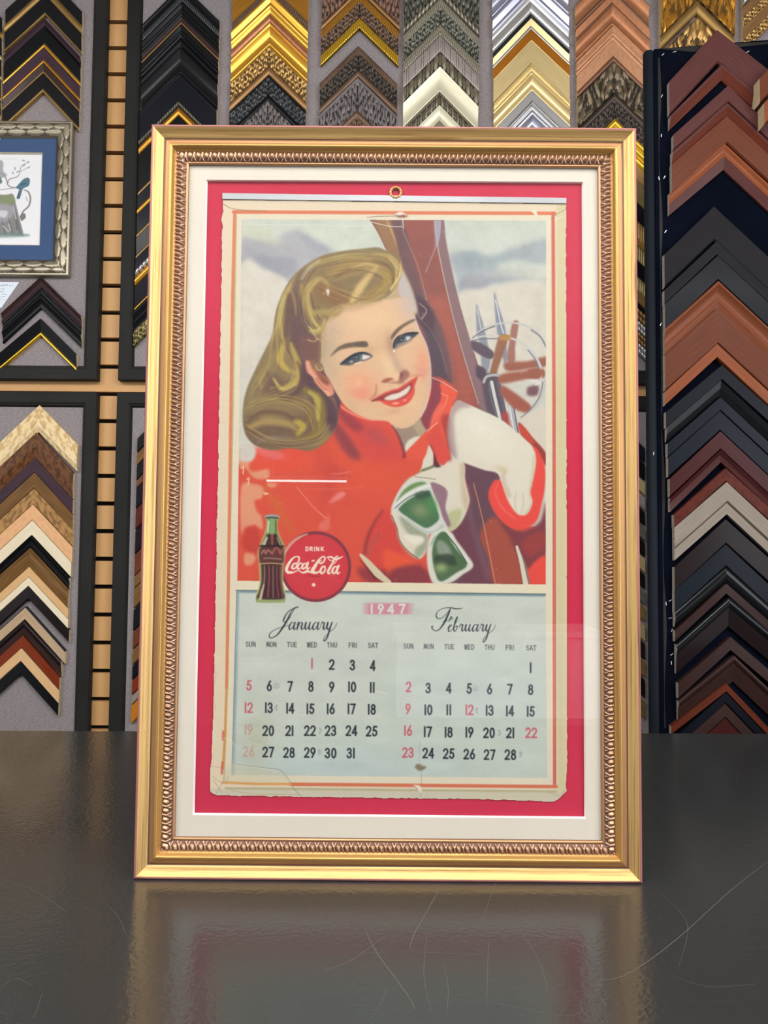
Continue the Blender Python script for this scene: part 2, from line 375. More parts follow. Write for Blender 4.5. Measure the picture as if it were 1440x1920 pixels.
    # lower skis between the gloves
    P(F5((610,770),(880,850),(900,900),(810,1000),(850,1130),(960,1270),(1010,1420),(1080,1720),(430,1720),(520,1310),(660,1080)),(104,72,84),soft=2,clip=cl)
    P(F5((520,1300),(660,1200),(700,1400),(850,1720),(600,1720),(640,1560)),(112,66,78),soft=5,al=.9,clip=cl)
    P(F5((830,1190),(910,1240),(1010,1400),(1070,1720),(860,1720),(800,1500),(740,1330)),(164,80,66),soft=3,clip=cl)
    K(F5((690,930),(740,1120),(780,1300),(860,1710)),[1.6,1.8],(206,140,104),al=.9,clip=cl)
    K(F5((640,950),(670,1200),(740,1440),(800,1650)),[6,10],(128,96,112),soft=5,al=.5,clip=cl)
    P(F5((1250,1080),(1200,1230),(1050,1300),(900,1235),(960,1330),(1010,1440),(1110,1590),(1250,1500)),(126,62,70),soft=3,clip=cl)
    P(F5((1060,1380),(1200,1300),(1250,1330),(1250,1420),(1120,1500)),(160,66,64),soft=4,al=.8,clip=cl)
    P(F5((1120,1590),(1250,1490),(1250,1730),(1130,1730)),(226,78,66),soft=2,clip=cl)
    K(F5((1025,1420),(1060,1540),(1095,1720)),[5,10],(212,206,186),clip=cl); K(F5((1040,1430),(1090,1560),(1125,1720)),[1,3],(128,122,112),clip=cl)
    # raised sleeve cuff
    P(F5((1045,450),(1250,360),(1250,720),(1160,600)),(210,200,184),soft=1,clip=cl)
    P(F5((1040,460),(1130,560),(1250,700),(1250,800),(1160,660),(1060,560)),(150,62,58),soft=1.2,clip=cl)
    P(F5((1045,470),(1110,530),(1160,620),(1130,620),(1050,540)),(196,76,60),soft=1,clip=cl)
    P(F5((890,905),(830,940),(808,1030),(850,1150),(940,1250),(1050,1285),(1170,1230),(1215,1100),(1242,950),(1240,800),(1170,655),(1100,700),(1100,1000)),(228,78,70),soft=1,clip=cl)
    K(F5((880,930),(860,1010),(920,1130),(1010,1200)),[3,5],(236,110,100),al=.5,clip=cl)
    # upper mitten
    mit=F5((560,298),(640,318),(760,372),(900,440),(1050,560),(1150,660),(1172,760),(1150,900),(1128,1000),(1145,1075),(1110,1160),(1060,1178),(1010,1150),(950,1050),(905,920),(870,850),(780,830),(650,785),(560,745),(500,660),(484,540),(500,420))
    P(mit,(220,211,194),soft=.6,clip=cl)
    mm=Sheet(GW,GH,GX0,GY0,(0,0,0)); poly(mm,mit,(1,1,1)); mc=mm.a[...,0]*cl
    P(F5((520,280),(680,330),(590,360),(545,420),(545,560),(560,750),(480,680),(470,440)),(172,150,148),soft=3,clip=mc)
    P(F5((540,700),(700,760),(860,820),(940,860),(930,800),(800,800),(640,740)),(196,178,140),soft=4,al=.8,clip=mc)
    K(F5((930,840),(920,900),(960,1020)),[4,8],(190,172,146),soft=5,al=.8,clip=mc)
    B(F5((820,600))[0],50,34,30,(226,216,198),al=.9,clip=mc); B(F5((720,480))[0],40,20,25,(228,220,204),al=.8,clip=mc)
    K(F5((1160,720),(1140,900),(1125,1010),(1140,1080),(1090,1170)),5,(188,186,150),soft=3,al=.6,clip=mc)
    K(F5((700,370),(860,420),(960,500)),4,(214,220,204),soft=3,al=.7,clip=mc)
    for q in (((1020,1010),(1010,1080),(1020,1150)),((1070,1010),(1075,1080),(1060,1160))): K(F5(*q),2.5,(192,182,160),soft=2,al=.7,clip=mc)
    # lower hand
    hand=F5((275,840),(310,720),(350,628),(380,690),(388,790),(470,755),(570,748),(622,790),(625,900),(655,1030),(655,1090),(610,1210),(540,1290),(470,1300),(360,1310),(335,1400),(320,1470),(262,1515),(170,1450),(110,1360),(95,1270),(58,1190),(60,1120),(110,1000),(180,900))
    P(hand,(216,206,188),soft=.6,clip=cl)
    hm=Sheet(GW,GH,GX0,GY0,(0,0,0)); poly(hm,hand,(1,1,1)); hc=hm.a[...,0]*cl
    K(F5((390,700),(385,790),(300,830)),[3,4],(90,58,62),soft=1.5,al=.9,clip=cl)
    K(F5((390,800),(300,830),(200,880),(150,930)),[4,3],(120,140,90),soft=1.5,al=.9,clip=hc)
    P(F5((590,780),(630,790),(620,920),(655,1060),(640,1150),(600,1060),(590,900)),(196,178,150),soft=3,al=.9,clip=hc)
    P(F5((470,1180),(600,1130),(560,1280),(490,1300)),(176,178,128),soft=3,al=.8,clip=hc)
    P(F5((360,925),(440,945),(490,1000),(475,1120),(515,1250),(470,1250),(425,1100),(380,1000)),(146,112,124),soft=1.2,clip=hc)
    P(F5((120,1180),(330,1320),(320,1450),(250,1512),(240,1440),(310,1370),(200,1340)),(150,158,134),soft=3,al=.9,clip=hc)
    P(F5((150,1330),(290,1340),(300,1380),(230,1400)),(228,218,200),soft=2,clip=hc)
    K(F5((60,1180),(100,1280),(120,1370),(180,1450),(262,1512)),2.5,(120,92,72),soft=1,al=.8,clip=cl)
    K(F5((240,880),(330,890),(400,900)),1.6,(120,112,104),al=.7,clip=hc)
    # sun goggles
    P(F5((62,1105),(110,1000),(170,930),(270,895),(350,930),(375,1000),(430,1150),(495,1290),(440,1320),(340,1320),(240,1270),(120,1170),(70,1140)),(206,206,198),soft=.6,clip=cl)
    P(F5((95,1075),(150,985),(220,935),(290,918),(325,932),(240,965),(150,1020)),(112,142,88),soft=1,clip=cl)
    K(F5((75,1110),(180,1020),(300,965),(350,950)),[2,5,4],(222,220,212),clip=cl)
    K(F5((85,1120),(180,1045),(300,990)),2,(90,96,92),al=.8,clip=cl)
    P(F5((118,1120),(200,1050),(330,988),(360,1010),(400,1110),(425,1195),(395,1240),(330,1275),(270,1250),(180,1190),(125,1150)),(76,112,80),soft=.8,clip=cl)
    B(F5((280,1140))[0],16,13,20,(140,152,108),al=.8,clip=cl); B(F5((370,1100))[0],10,16,-15,(84,142,86),al=.8,clip=cl)
    P(F5((240,1010),(340,990),(355,1030),(260,1050)),(58,78,66),soft=1.5,al=.8,clip=cl)
    K(F5((180,1210),(280,1290),(380,1310),(450,1260)),[4,6],(178,184,174),soft=1.5,al=.8,clip=cl)
    P(F5((365,1325),(450,1285),(520,1310),(560,1370),(640,1480),(688,1570),(600,1640),(530,1690),(440,1712),(370,1690),(335,1560),(335,1420)),(212,210,198),soft=.6,clip=cl)
    P(F5((400,1345),(465,1305),(545,1420),(640,1555),(560,1620),(440,1688),(395,1620),(372,1500),(378,1410)),(82,108,76),soft=.7,clip=cl)
    P(F5((405,1400),(440,1370),(500,1420),(520,1500),(430,1490)),(150,158,144),soft=2,al=.8,clip=cl)
    P(F5((400,1490),(520,1480),(560,1560),(480,1560),(400,1560)),(52,66,54),soft=2.5,al=.8,clip=cl)
    B(F5((440,1580))[0],11,9,0,(158,170,118),al=.9,clip=cl)
    K(F5((470,1310),(560,1420),(640,1550)),2,(58,84,58),clip=cl)
    P(F5((380,1350),(400,1330),(390,1380),(350,1420)),(160,178,160),soft=1,clip=cl)
    # hanging strap at the pocket
    K(F4((1135,1250),(1200,1320),(1290,1420),(1390,1500)),[5,11,14,9],(206,194,164),soft=1,clip=cl)
    K(F4((1125,1290),(1190,1370),(1270,1470)),[1,2.5],(90,50,46),clip=cl)
    # neck and scarf
    P(F3((880,1150),(1100,1070),(1180,1180),(1000,1400),(940,1400)),(158,134,118),soft=1,clip=cl)
    P(F3((1020,1120),(1110,1090),(1160,1180),(1110,1250),(1060,1200)),(176,156,128),soft=2,clip=cl)
    P(F3((975,1290),(1060,1240),(1110,1262),(960,1396)),(216,208,190),soft=1.2,clip=cl)
    # right collar
    P(F3((1195,705),(1290,750),(1300,880),(1210,1060),(1165,1185),(1100,1085),(1150,980),(1190,850)),(142,66,78),soft=1,clip=cl)
    P(F3((1272,755),(1345,790),(1425,845),(1400,930),(1345,1040),(1310,1110),(1270,1110),(1205,1060),(1260,960),(1285,860)),(228,92,72),soft=1,clip=cl)
    K(F3((1200,710),(1300,755),(1425,835)),1.6,(214,176,150),clip=cl)
    K(F3((1280,850),(1345,880),(1320,950),(1280,1010)),1.4,(240,160,130),al=.9,smooth=False,clip=cl)
    P(F3((1200,1060),(1270,940),(1300,1000),(1230,1110),(1180,1170)),(232,108,92),soft=2,al=.8,clip=cl)
    P(F3((1290,1060),(1350,1050),(1345,1240),(1375,1440),(1330,1440),(1290,1180)),(160,66,66),soft=3,al=.8,clip=cl)
    P(F3((945,1400),(1060,1280),(1150,1190),(1255,1105),(1300,1160),(1330,1300),(1350,1440),(1260,1440),(1180,1300),(1120,1440),(930,1440)),(222,88,70),soft=.8,clip=cl)
    K(F3((1160,1190),(1250,1112)),1.8,(244,170,140),clip=cl)
    P(F5((350,628),(380,690),(440,790),(490,760),(500,700),(440,560),(420,480),(330,570)),(214,80,70),soft=1,clip=cl)
    P(F5((350,628),(375,660),(410,760),(440,800),(390,800),(385,700)),(92,54,60),soft=1.2,clip=cl)
    # left collar
    P(F3((315,905),(380,960),(470,1030),(600,1085),(790,1098),(835,1135),(890,1230),(945,1400),(930,1460),(640,1460),(520,1330),(380,1180),(310,1040)),(214,82,70),soft=.8,clip=cl)
    P(F3((380,1010),(520,1080),(700,1150),(820,1250),(900,1440),(700,1440),(560,1330),(440,1180)),(206,76,72),soft=8,al=.8,clip=cl)
    P(F3((330,990),(420,1010),(520,1090),(590,1160),(520,1200),(400,1110)),(150,64,72),soft=4,al=.85,clip=cl)
    P(F3((600,1170),(720,1180),(820,1300),(760,1320),(640,1260)),(176,80,84),soft=6,al=.7,clip=cl)
    P(F3((335,1110),(420,1200),(560,1420),(480,1440),(380,1330),(310,1180)),(140,66,74),soft=4,al=.9,clip=cl)
    K(F3((325,915),(400,985),(500,1045),(640,1092),(790,1100),(835,1135)),[3,4,3,2,2,2],(238,130,110),soft=1,clip=cl)
    K(F3((845,1140),(900,1240),(945,1370),(950,1420)),[3,7],(130,56,62),soft=2,al=.85,clip=cl)
    P(F8((430,470),(436,400),(480,350),(560,320),(680,290),(735,210),(760,230),(790,300),(800,380),(700,400),(480,470)),(190,164,128),soft=1.5,clip=cl)
    P(F8((738,205),(765,250),(790,310),(800,370),(760,340),(735,290)),(192,180,176),soft=2,clip=cl)
    # hair at the back
    hair=F8((690,140),(655,128),(600,133),(520,142),(450,158),(400,185),(360,215),(328,250),(295,310),(272,380),(262,450),(240,500),(200,580),(165,660),(150,740),(158,820),(195,868),(260,888),(330,880),(400,890),(450,868),(490,820),(508,770),(495,700),(470,680),(430,640),(405,600),(385,550),(440,560),(446,440),(474,392),(545,358),(630,340),(700,306),(738,250),(746,195),(728,150))
    P(F8((440,560),(385,550),(400,610),(440,680),(490,700),(500,760),(520,700),(500,620)),(96,68,78),soft=2,clip=cl)
    P(hair,(138,116,82),soft=1.2,clip=cl)
    hs=Sheet(GW,GH,GX0,GY0,(0,0,0)); poly(hs,hair,(1,1,1),soft=1); hh=hs.a[...,0]*cl
    # dark masses
    for q,c,s,a in ((((330,250),(360,300),(400,400),(440,520),(420,620),(470,690),(510,760),(490,840),(420,700),(360,620),(330,520),(320,400)),(104,78,78),5,.95),
                    (((360,470),(440,470),(440,560),(380,560)),(120,84,78),4,.9),
                    (((380,560),(430,640),(500,720),(500,800),(440,760),(390,660)),(92,66,76),4,.95),
                    (((330,260),(380,215),(430,185),(400,240),(350,300)),(122,96,84),4,.8),
                    (((160,760),(260,780),(380,750),(430,800),(400,880),(250,885),(170,860)),(114,92,76),6,.85),
                    (((430,250),(520,290),(560,330),(480,340),(430,320)),(140,104,72),5,.85),
                    (((250,600),(330,640),(400,650),(350,700),(230,680)),(112,88,76),5,.8)):
        P(F8(*q),c,soft=s,al=a,clip=hh)
    g1,g2,g3=(186,162,92),(206,180,116),(160,134,74)
    W=lambda q,w,c,al=.8,soft=2.: K(F8(*q),w,c,soft=soft,al=al,clip=hh)
    # roll above the forehead
    W(((400,200),(500,165),(600,158),(680,165),(720,200)),[6,16,14,8],(150,128,84),.8,5)
    W(((430,185),(520,162),(600,160)),[4,8,3],(178,160,104),.7,3)
    W(((480,225),(560,195),(640,195),(690,230)),[14,24,20,8],(166,136,80),.8,6)
    W(((560,330),(590,280),(620,240),(650,205)),[10,16,12,3],(214,182,122),.9,4)
    W(((600,325),(660,290),(700,240),(690,205)),[10,20,20,8],(164,134,72),.8,5)
    W(((470,370),(520,345),(600,335),(680,310)),[5,7,6,3],(178,152,96),.8,2)
    W(((520,345),(560,350),(590,335)),[4,6,3],(206,178,122),.7,2)
    W(((430,250),(400,280),(395,330),(410,370),(440,385)),[9,12,10,8,4],(190,164,98),.85,3)
    W(((440,240),(470,270),(455,300)),[5,8,4],(196,170,110),.7,3)
    W(((370,270),(385,340),(410,400),(445,430)),[6,9,8,5],(168,142,84),.8,3)
    W(((400,360),(420,410),(455,445),(470,440)),[3,5,5,2],(202,180,110),.8,1.5)
    W(((405,430),(430,470),(470,480)),[2,3,2],(196,170,110),.8,1.2)
    W(((640,150),(700,160),(735,200),(735,250),(710,290)),[4,7,8,7,3],(190,160,100),.85,2)
    W(((640,175),(690,195),(715,230),(715,260)),[3,9,7,3],(110,84,60),.7,3)
    W(((745,180),(740,230),(705,285)),[2,4,3],(222,196,140),.9,1.5)
    W(((520,150),(620,140),(690,150)),[4,6,4],(142,128,96),.8,3)
    W(((450,285),(500,300),(520,320),(500,340)),[20,28,22,10],(136,96,66),.6,8)
    # long waves at the left
    W(((345,250),(310,300),(295,380),(290,460),(300,520)),[4,10,9,8,4],(150,128,80),.8,3)
    W(((325,290),(300,340),(290,400),(300,470)),[4,7,9,4],(188,168,92),.85,2.5)
    W(((350,230),(330,270),(345,330),(350,380)),[3,5,6,3],(160,136,92),.7,2)
    W(((315,470),(290,540),(310,580),(350,600)),[6,14,10,4],(196,170,84),.85,3)
    W(((330,490),(355,560),(355,620),(310,650),(260,655)),[6,12,10,7,3],(188,164,82),.85,3)
    W(((270,520),(240,580),(215,620),(220,650)),[5,8,9,4],(160,140,86),.8,3)
    W(((265,620),(300,660),(350,640)),[4,6,3],(208,184,104),.8,2)
    W(((200,610),(180,680),(185,730)),[4,8,5],(140,128,92),.8,3)
    W(((380,660),(430,690),(445,760),(420,830),(350,850)),[6,18,20,16,6],(138,116,62),.85,4)
    W(((400,670),(430,700),(432,770)),[5,12,6],(184,164,84),.9,3)
    W(((300,700),(350,690),(400,740),(390,790),(340,820)),[6,9,10,9,4],(132,104,66),.8,3)
    W(((350,780),(375,800),(355,830)),[10,14,6],(184,160,76),.9,3)
    W(((180,800),(240,780),(320,790),(350,810)),[8,14,12,5],(174,146,92),.85,4)
    W(((165,740),(200,700),(260,700),(330,720)),[5,10,10,5],(146,126,86),.8,4)
    W(((160,830),(230,850),(330,840),(400,860)),[5,10,10,5],(128,104,84),.8,4)
    W(((205,860),(260,840),(330,850)),[3,5,3],(150,130,120),.6,3)
    W(((330,265),(300,330),(285,400),(262,470)),[3,8,7,3],(196,176,112),.7,2)
    W(((320,300),(318,380),(312,450),(322,520)),[4,9,9,4],(104,74,70),.75,3)
    W(((355,560),(372,600),(368,650),(330,690)),[4,9,9,4],(98,68,72),.8,3)
    W(((240,590),(262,640),(300,690),(350,700)),[3,7,8,4],(112,84,72),.8,3)
    W(((175,770),(230,745),(300,750),(350,775)),[3,8,8,3],(104,80,66),.7,3)
    W(((440,175),(400,205),(372,245)),[4,8,5],(206,188,150),.6,3)
    W(((560,205),(610,190),(660,200)),[3,6,3],(206,182,126),.7,2.5)
    W(((500,240),(540,215),(600,205)),[3,7,3],(110,84,60),.55,4)
    W(((405,300),(415,350),(440,400)),[3,5,3],(110,80,66),.7,2)
    W(((700,170),(725,205),(722,260)),[2,4,2],(216,192,134),.8,1.5)
    W(((430,350),(470,400),(440,440)),[2,4,2],(104,76,64),.6,2)
    rs=np.random.RandomState(5)
    paths=[((330,260),(290,340),(270,460),(260,560),(200,660)),((440,190),(560,165),(680,180),(730,230)),((420,230),(380,310),(400,420),(440,450)),((180,720),(280,690),(400,720),(430,800)),((300,480),(340,560),(330,640),(250,680)),((480,240),(600,215),(690,250),(640,310)),((170,800),(280,860),(420,850),(480,800)),((440,260),(520,300),(600,320),(680,300))]
    for q in paths:
        for k in range(13):
            o=rs.uniform(-22,22,2); qq=[(a+o[0]+rs.uniform(-6,6),b+o[1]+rs.uniform(-6,6)) for a,b in q]
            c=np.array([(196,172,108),(104,78,62),(160,136,84),(176,150,92)][k%4])
            W(qq,[.6,1.6,.6],c,.38,.9)
    # face
    face=F3((330,110),(500,60),(740,20),(960,-10),(1010,60),(1040,160),(1085,280),(1150,420),(1182,560),(1190,700),(1185,820),(1150,950),(1090,1070),(1000,1145),(910,1165),(850,1140),(800,1100),(640,1085),(520,1040),(420,965),(345,860),(280,740),(225,640),(215,520),(230,300))
    P(face,(220,180,144),soft=.8,clip=cl)
    fs=Sheet(GW,GH,GX0,GY0,(0,0,0)); poly(fs,face,(1,1,1)); fc=fs.a[...,0]*cl
    BF=lambda p,rx,ry,an,c,a: B(F3(p)[0],rx,ry,an,c,al=a,clip=fc)
    BF((260,420),17,46,8,(184,162,136),.85); BF((290,640),16,34,-25,(196,170,140),.7)
    BF((330,300),20,26,20,(196,172,148),.6)
    BF((660,180),52,24,-10,(230,192,152),.9); BF((960,60),18,30,-20,(206,180,166),.7)
    BF((1010,110),9,22,-20,(200,180,172),.6)
    BF((560,760),30,23,15,(232,160,128),.9); BF((560,860),22,11,5,(230,140,118),.75); BF((540,760),7,9,0,(236,190,150),.5)
    BF((1120,560),13,26,-8,(230,156,128),.8); BF((1120,660),16,12,0,(222,150,130),.7)
    BF((470,960),10,22,-30,(206,168,128),.6)
    BF((760,440),16,20,-20,(206,164,122),.55); BF((830,420),8,20,-10,(170,132,108),.8)
    BF((640,450),14,8,10,(200,158,120),.6)
    BF((820,600),15,34,-28,(232,196,156),.7)
    BF((890,600),8,26,-30,(190,160,138),.8)
    BF((1000,950),28,16,-15,(228,190,150),.8); BF((880,1080),26,12,0,(228,186,148),.8); BF((880,1010),22,6,-8,(206,156,124),.6)
    BF((960,1000),10,12,0,(224,184,146),.6)
    K(F3((1120,960),(1160,800),(1165,650)),4,(206,176,152),soft=3,al=.5,clip=fc)
    K(F3((1040,160),(1085,280),(1150,420),(1182,560),(1190,700),(1185,820),(1150,950),(1090,1070)),[1.5,2.5,2,2,1.5,1.5],(214,192,192),soft=1,al=.8,clip=cl)
    K(F3((1080,1080),(1000,1148),(910,1165)),1.8,(224,190,160),al=.8,clip=cl)
    K(F3((700,780),(690,860),(640,905)),[2,4,2],(178,118,88),soft=2.5,al=.8,clip=fc)   # smile crease
    K(F3((1000,700),(1060,690),(1110,690)),[2,3,2],(200,132,112),soft=2,al=.8,clip=fc)
    K(F3((1040,600),(1110,680),(1120,760)),[1,4,2],(214,150,126),soft=3,al=.5,clip=fc)
    # ear
    P(F3((62,575),(80,555),(110,575),(150,640),(210,680),(260,720),(300,780),(318,855),(270,875),(220,830),(160,770),(120,700),(75,660)),(214,142,116),soft=.9,clip=cl)
    K(F3((80,580),(110,660),(160,720),(220,800),(270,860)),[6,5,5,6,7],(228,164,134),soft=1.5,al=.9,clip=cl)
    P(F3((150,640),(220,680),(280,760),(250,780),(190,730)),(150,88,72),soft=1.6,clip=cl)
    K(F3((160,720),(210,790),(250,820)),2.5,(180,96,74),soft=1,al=.8,clip=cl)
    P(F3((120,540),(215,620),(210,660),(150,650),(110,600)),(140,104,78),soft=2,clip=cl)
    K(F3((150,600),(170,640),(210,640),(205,620)),1.6,(206,180,120),clip=cl)
    # hairline softening
    for q in (((230,180),(215,330),(210,480),(190,620)),((240,200),(300,160),(390,90)),((400,90),(560,60),(720,10))):
        K(F3(*q),[7,9,7],(170,140,98),soft=6,al=.55,clip=cl)
    K(F3((100,290),(150,310),(200,270),(235,190)),[4,6,6,3],(186,164,100),soft=2,al=.8,clip=cl)
    K(F3((130,120),(230,120),(330,140),(385,90)),[6,12,10,4],(170,146,92),soft=3,al=.9,clip=cl)
    K(F3((90,250),(130,290),(190,270)),[2,4,2],(206,184,112),soft=1,al=.8,clip=cl)
    K(F3((80,370),(140,385),(170,360)),2,(200,176,118),soft=1,al=.8,clip=cl)
    # brows
    P(E1((475,470),(520,400),(600,320),(720,270),(860,248),(985,240),(1030,258),(1035,310),(1000,325),(880,325),(740,340),(620,370),(540,420)),(112,94,76),soft=.9,clip=cl)
    P(E1((850,262),(985,245),(1030,270),(1025,312),(880,318)),(92,82,74),soft=1.2,al=.8,clip=cl)
    P(E2((425,290),(430,230),(500,140),(590,70),(700,10),(780,-15),(790,5),(700,55),(600,120),(520,195),(460,270)),(112,90,78),soft=.9,clip=cl)
    # eyes
    P(E1((630,580),(720,500),(830,430),(960,400),(1060,410),(1120,450),(1040,440),(960,430)),(150,124,104),soft=1.5,al=.6,clip=cl)
    P(E1((625,585),(700,530),(790,470),(880,425),(960,410),(1050,432),(1100,465),(1060,500),(980,530),(900,545),(820,580),(740,600)),(70,76,84),soft=.7,clip=cl)
    P(E1((950,440),(1030,450),(1090,465),(1040,495),(965,520),(940,490)),(226,216,206),soft=.6,clip=cl)
    P(E1((755,550),(800,525),(820,545),(790,565)),(176,164,164),soft=.8,clip=cl)
    P(E1((850,430),(940,430),(955,480),(930,530),(870,540),(830,500)),(84,100,104),soft=.8,clip=cl)
    B(E1((880,480))[0],3.6,4,0,(34,40,48),al=.95,clip=cl); B(E1((935,500))[0],2,3.4,0,(146,156,148),al=.7,clip=cl)
    B(E1((873,480))[0],1.1,1.1,0,(236,238,240),al=1,clip=cl)
    K(E1((625,585),(720,515),(830,445),(950,412),(1050,430),(1105,468)),[2,5,5,4,2,1.2],(46,52,62),soft=.8,clip=cl)
    K(E1((740,600),(830,580),(920,550),(1010,520),(1080,480)),1.6,(150,112,96),soft=1,al=.8,clip=cl)
    K(E1((840,580),(900,560),(940,548)),2.2,(238,214,180),al=.9,clip=cl)
    P(E2((455,430),(470,350),(520,270),(600,220),(720,185),(830,185),(810,225),(740,280),(640,340),(560,380),(500,410)),(66,70,82),soft=.7,clip=cl)
    P(E2((650,250),(700,245),(725,255),(700,290),(655,310)),(206,204,206),soft=.7,clip=cl)
    P(E2((500,395),(560,370),(640,335),(600,330),(520,370)),(196,188,176),soft=.6,al=.9,clip=cl)
    B(E2((580,305))[0],4.4,4.2,0,(40,46,54),al=.95,clip=cl); B(E2((630,305))[0],2,4.4,20,(120,140,140),al=.8,clip=cl)
    B(E2((583,302))[0],1.1,1.1,0,(240,240,242),al=1,clip=cl)
    K(E2((462,400),(480,320),(540,250),(640,212),(740,200),(835,195)),[2,3,4,4,5,2],(44,48,58),soft=.8,clip=cl)
    K(E2((480,440),(560,400),(660,350),(740,300)),1.8,(160,124,108),soft=1,al=.8,clip=cl)
    B(E2((470,465))[0],2.4,2,30,(250,238,220),al=.9,clip=cl)
    K(E2((560,240),(640,170),(760,130)),[2,4,2],(200,160,138),soft=2,al=.6,clip=fc)
    # nose
    P(E2((285,940),(300,905),(360,875),(430,870),(470,890),(420,905),(380,935),(320,945)),(166,96,80),soft=1.2,clip=cl)
    P(E2((540,890),(555,820),(580,770),(640,745),(690,780),(705,830),(650,890),(600,950),(540,955),(450,950),(380,960),(430,930),(520,925)),(156,100,90),soft=1.6,al=.9,clip=cl)
    P(E2((550,880),(565,800),(600,775),(600,830),(570,885)),(130,74,74),soft=1,clip=cl)
    P(E2((470,820),(540,800),(545,880),(480,890)),(232,188,150),soft=2.5,al=.8,clip=cl)
    K(E2((300,950),(400,968),(520,965)),1.2,(232,196,160),al=.7,clip=cl)
    # mouth
    P(E2((130,1215),(200,1165),(320,1095),(440,1050),(520,1030),(600,985),(680,930),(760,880),(830,845),(800,930),(775,1000),(770,1100),(720,1200),(640,1265),(520,1300),(420,1290),(330,1255),(250,1215)),(206,76,66),soft=.8,clip=cl)
    P(E2((165,1205),(300,1130),(440,1085),(560,1050),(660,990),(730,940),(740,1010),(690,1100),(600,1170),(480,1205),(380,1210),(280,1200)),(150,62,64),soft=.8,clip=cl)
    P(E2((325,1175),(420,1120),(540,1090),(640,1030),(705,985),(715,1015),(680,1085),(610,1140),(500,1190),(400,1205),(340,1195)),(226,212,198),soft=.8,clip=cl)
    P(E2((270,1215),(400,1222),(520,1208),(640,1165),(720,1090),(772,1030),(765,1110),(715,1205),(640,1265),(520,1300),(400,1285)),(222,86,72),soft=.8,clip=cl)
    for q in (((450,1245),(540,1240),(520,1260),(460,1262)),((610,1205),(650,1188),(658,1200),(620,1216))): P(E2(*q),(246,206,180),soft=.7,clip=cl)
    K(E2((140,1215),(190,1195)),2.5,(110,60,54),soft=1.2,al=.8,clip=cl)
    # round sign and bottle
    c0=F6((905,772))[0]
    def disc(r,col,al=1.,soft=0): poly(S,[(c0[0]+r*math.cos(t),c0[1]+r*math.sin(t)) for t in np.linspace(0,2*math.pi,48,endpoint=False)],col,al=al,soft=soft)
    disc(66.5,(132,58,70))
    K([(c0[0]+63*math.cos(math.radians(t)),c0[1]+63*math.sin(math.radians(t))) for t in range(190,262,6)],[2,6,6,2],(222,160,140),soft=1,al=.9)
    disc(60.5,(204,62,70)); disc(50,(210,66,76),al=.6,soft=8)
    cream=(240,218,198)
    for st in (('D',(795,543)),('R',(848,543)),('I',(890,543)),('N',(930,543)),('K',(990,543))):
        g=F6(st[1])[0]; w_=5.2
        for s_ in GL[st[0]]: K([(g[0]+(a-.5)*w_*(0 if st[0]=='I' else 1),g[1]+(b-.5)*7) for a,b in s_],1.9,cream,soft=.6,smooth=len(s_)>3)
    L=lambda q,w: K(F6(*q),w,cream,soft=.6)
    L(((690,655),(660,640),(610,665),(560,730),(530,800),(545,840),(600,835)),[2,2,3.4,5,6,5,2])
    L(((660,640),(690,650),(685,700),(650,735)),[2,3,3,1.5])
    L(((545,850),(600,850),(680,822),(740,850),(800,830),(860,855)),[4,3,1.6,3,5,1])
    L(((655,730),(625,735),(600,780),(620,800),(650,780),(662,745),(640,730)),[2.6,3.4,4,3,3,2.4,2])
    L(((730,735),(700,728),(670,770),(680,800),(710,790)),[2.8,3,4.4,3.4,2])
    L(((790,735),(755,735),(730,775),(745,800),(780,770),(800,725)),[2.4,3,4.2,3,3,2])
    L(((805,720),(790,780),(805,800),(830,780)),[4,4.4,3,1.6])
    L(((860,698),(885,692)),2.6)
    L(((1020,650),(1000,640),(950,680),(900,760),(865,820),(890,850),(950,835),(985,790)),[1.6,2,3.4,6,7,5,3,1.6])
    L(((1000,640),(1025,660),(1005,710),(965,730),(950,710),(980,690)),[2,3,3,3,2,1.6])
    L(((1025,770),(990,775),(965,830),(985,858),(1015,835),(1028,795),(1010,770)),[2.6,3.4,4.4,3.4,3.2,2.6,2])
    L(((1055,650),(1100,645),(1150,672),(1205,665),(1250,640)),[2,3.4,4,3,1.6])
    L(((1055,650),(1090,690),(1130,690),(1160,672)),[1.6,1.8,1.8,2])
    L(((1190,640),(1168,642),(1130,710),(1085,790),(1062,840),(1078,860),(1110,840)),[1.8,2.2,3.2,4.6,4.6,3,1.6]); L(((1190,642),(1190,665),(1140,740)),[1.8,1.8,1.4])
    L(((1180,775),(1145,775),(1120,820),(1135,860),(1165,835),(1185,770)),[2.4,3,4.2,3,3,2])
    L(((1200,760),(1175,830),(1190,862),(1215,840)),[4,4.4,3,1.6])
    K(F6((800,890),(960,896)),1.2,(110,40,50),al=.8)
    b0=F6((878,1005))[0]; blob(S,b0,3.6,3.6,0,cream,al=1,pw=3)
    P(F6((262,118),(340,105),(425,120),(425,160),(412,180),(415,215),(410,260),(440,370),(490,480),(510,560),(505,700),(495,740),(485,860),(485,960),(500,1040),(515,1130),(510,1215),(480,1232),(160,1232),(135,1210),(145,1110),(175,1020),(185,920),(175,740),(160,640),(165,560),(195,470),(245,350),(268,260),(275,200),(262,160)),(200,190,120),soft=.5)
    P(F6((278,125),(410,125),(410,180),(404,260),(430,370),(478,480),(497,560),(492,700),(482,740),(474,860),(474,960),(490,1050),(500,1130),(496,1205),(150,1205),(160,1110),(188,1020),(198,920),(190,740),(174,640),(180,560),(208,470),(258,350),(280,260),(286,200)),(120,140,92),soft=.5)
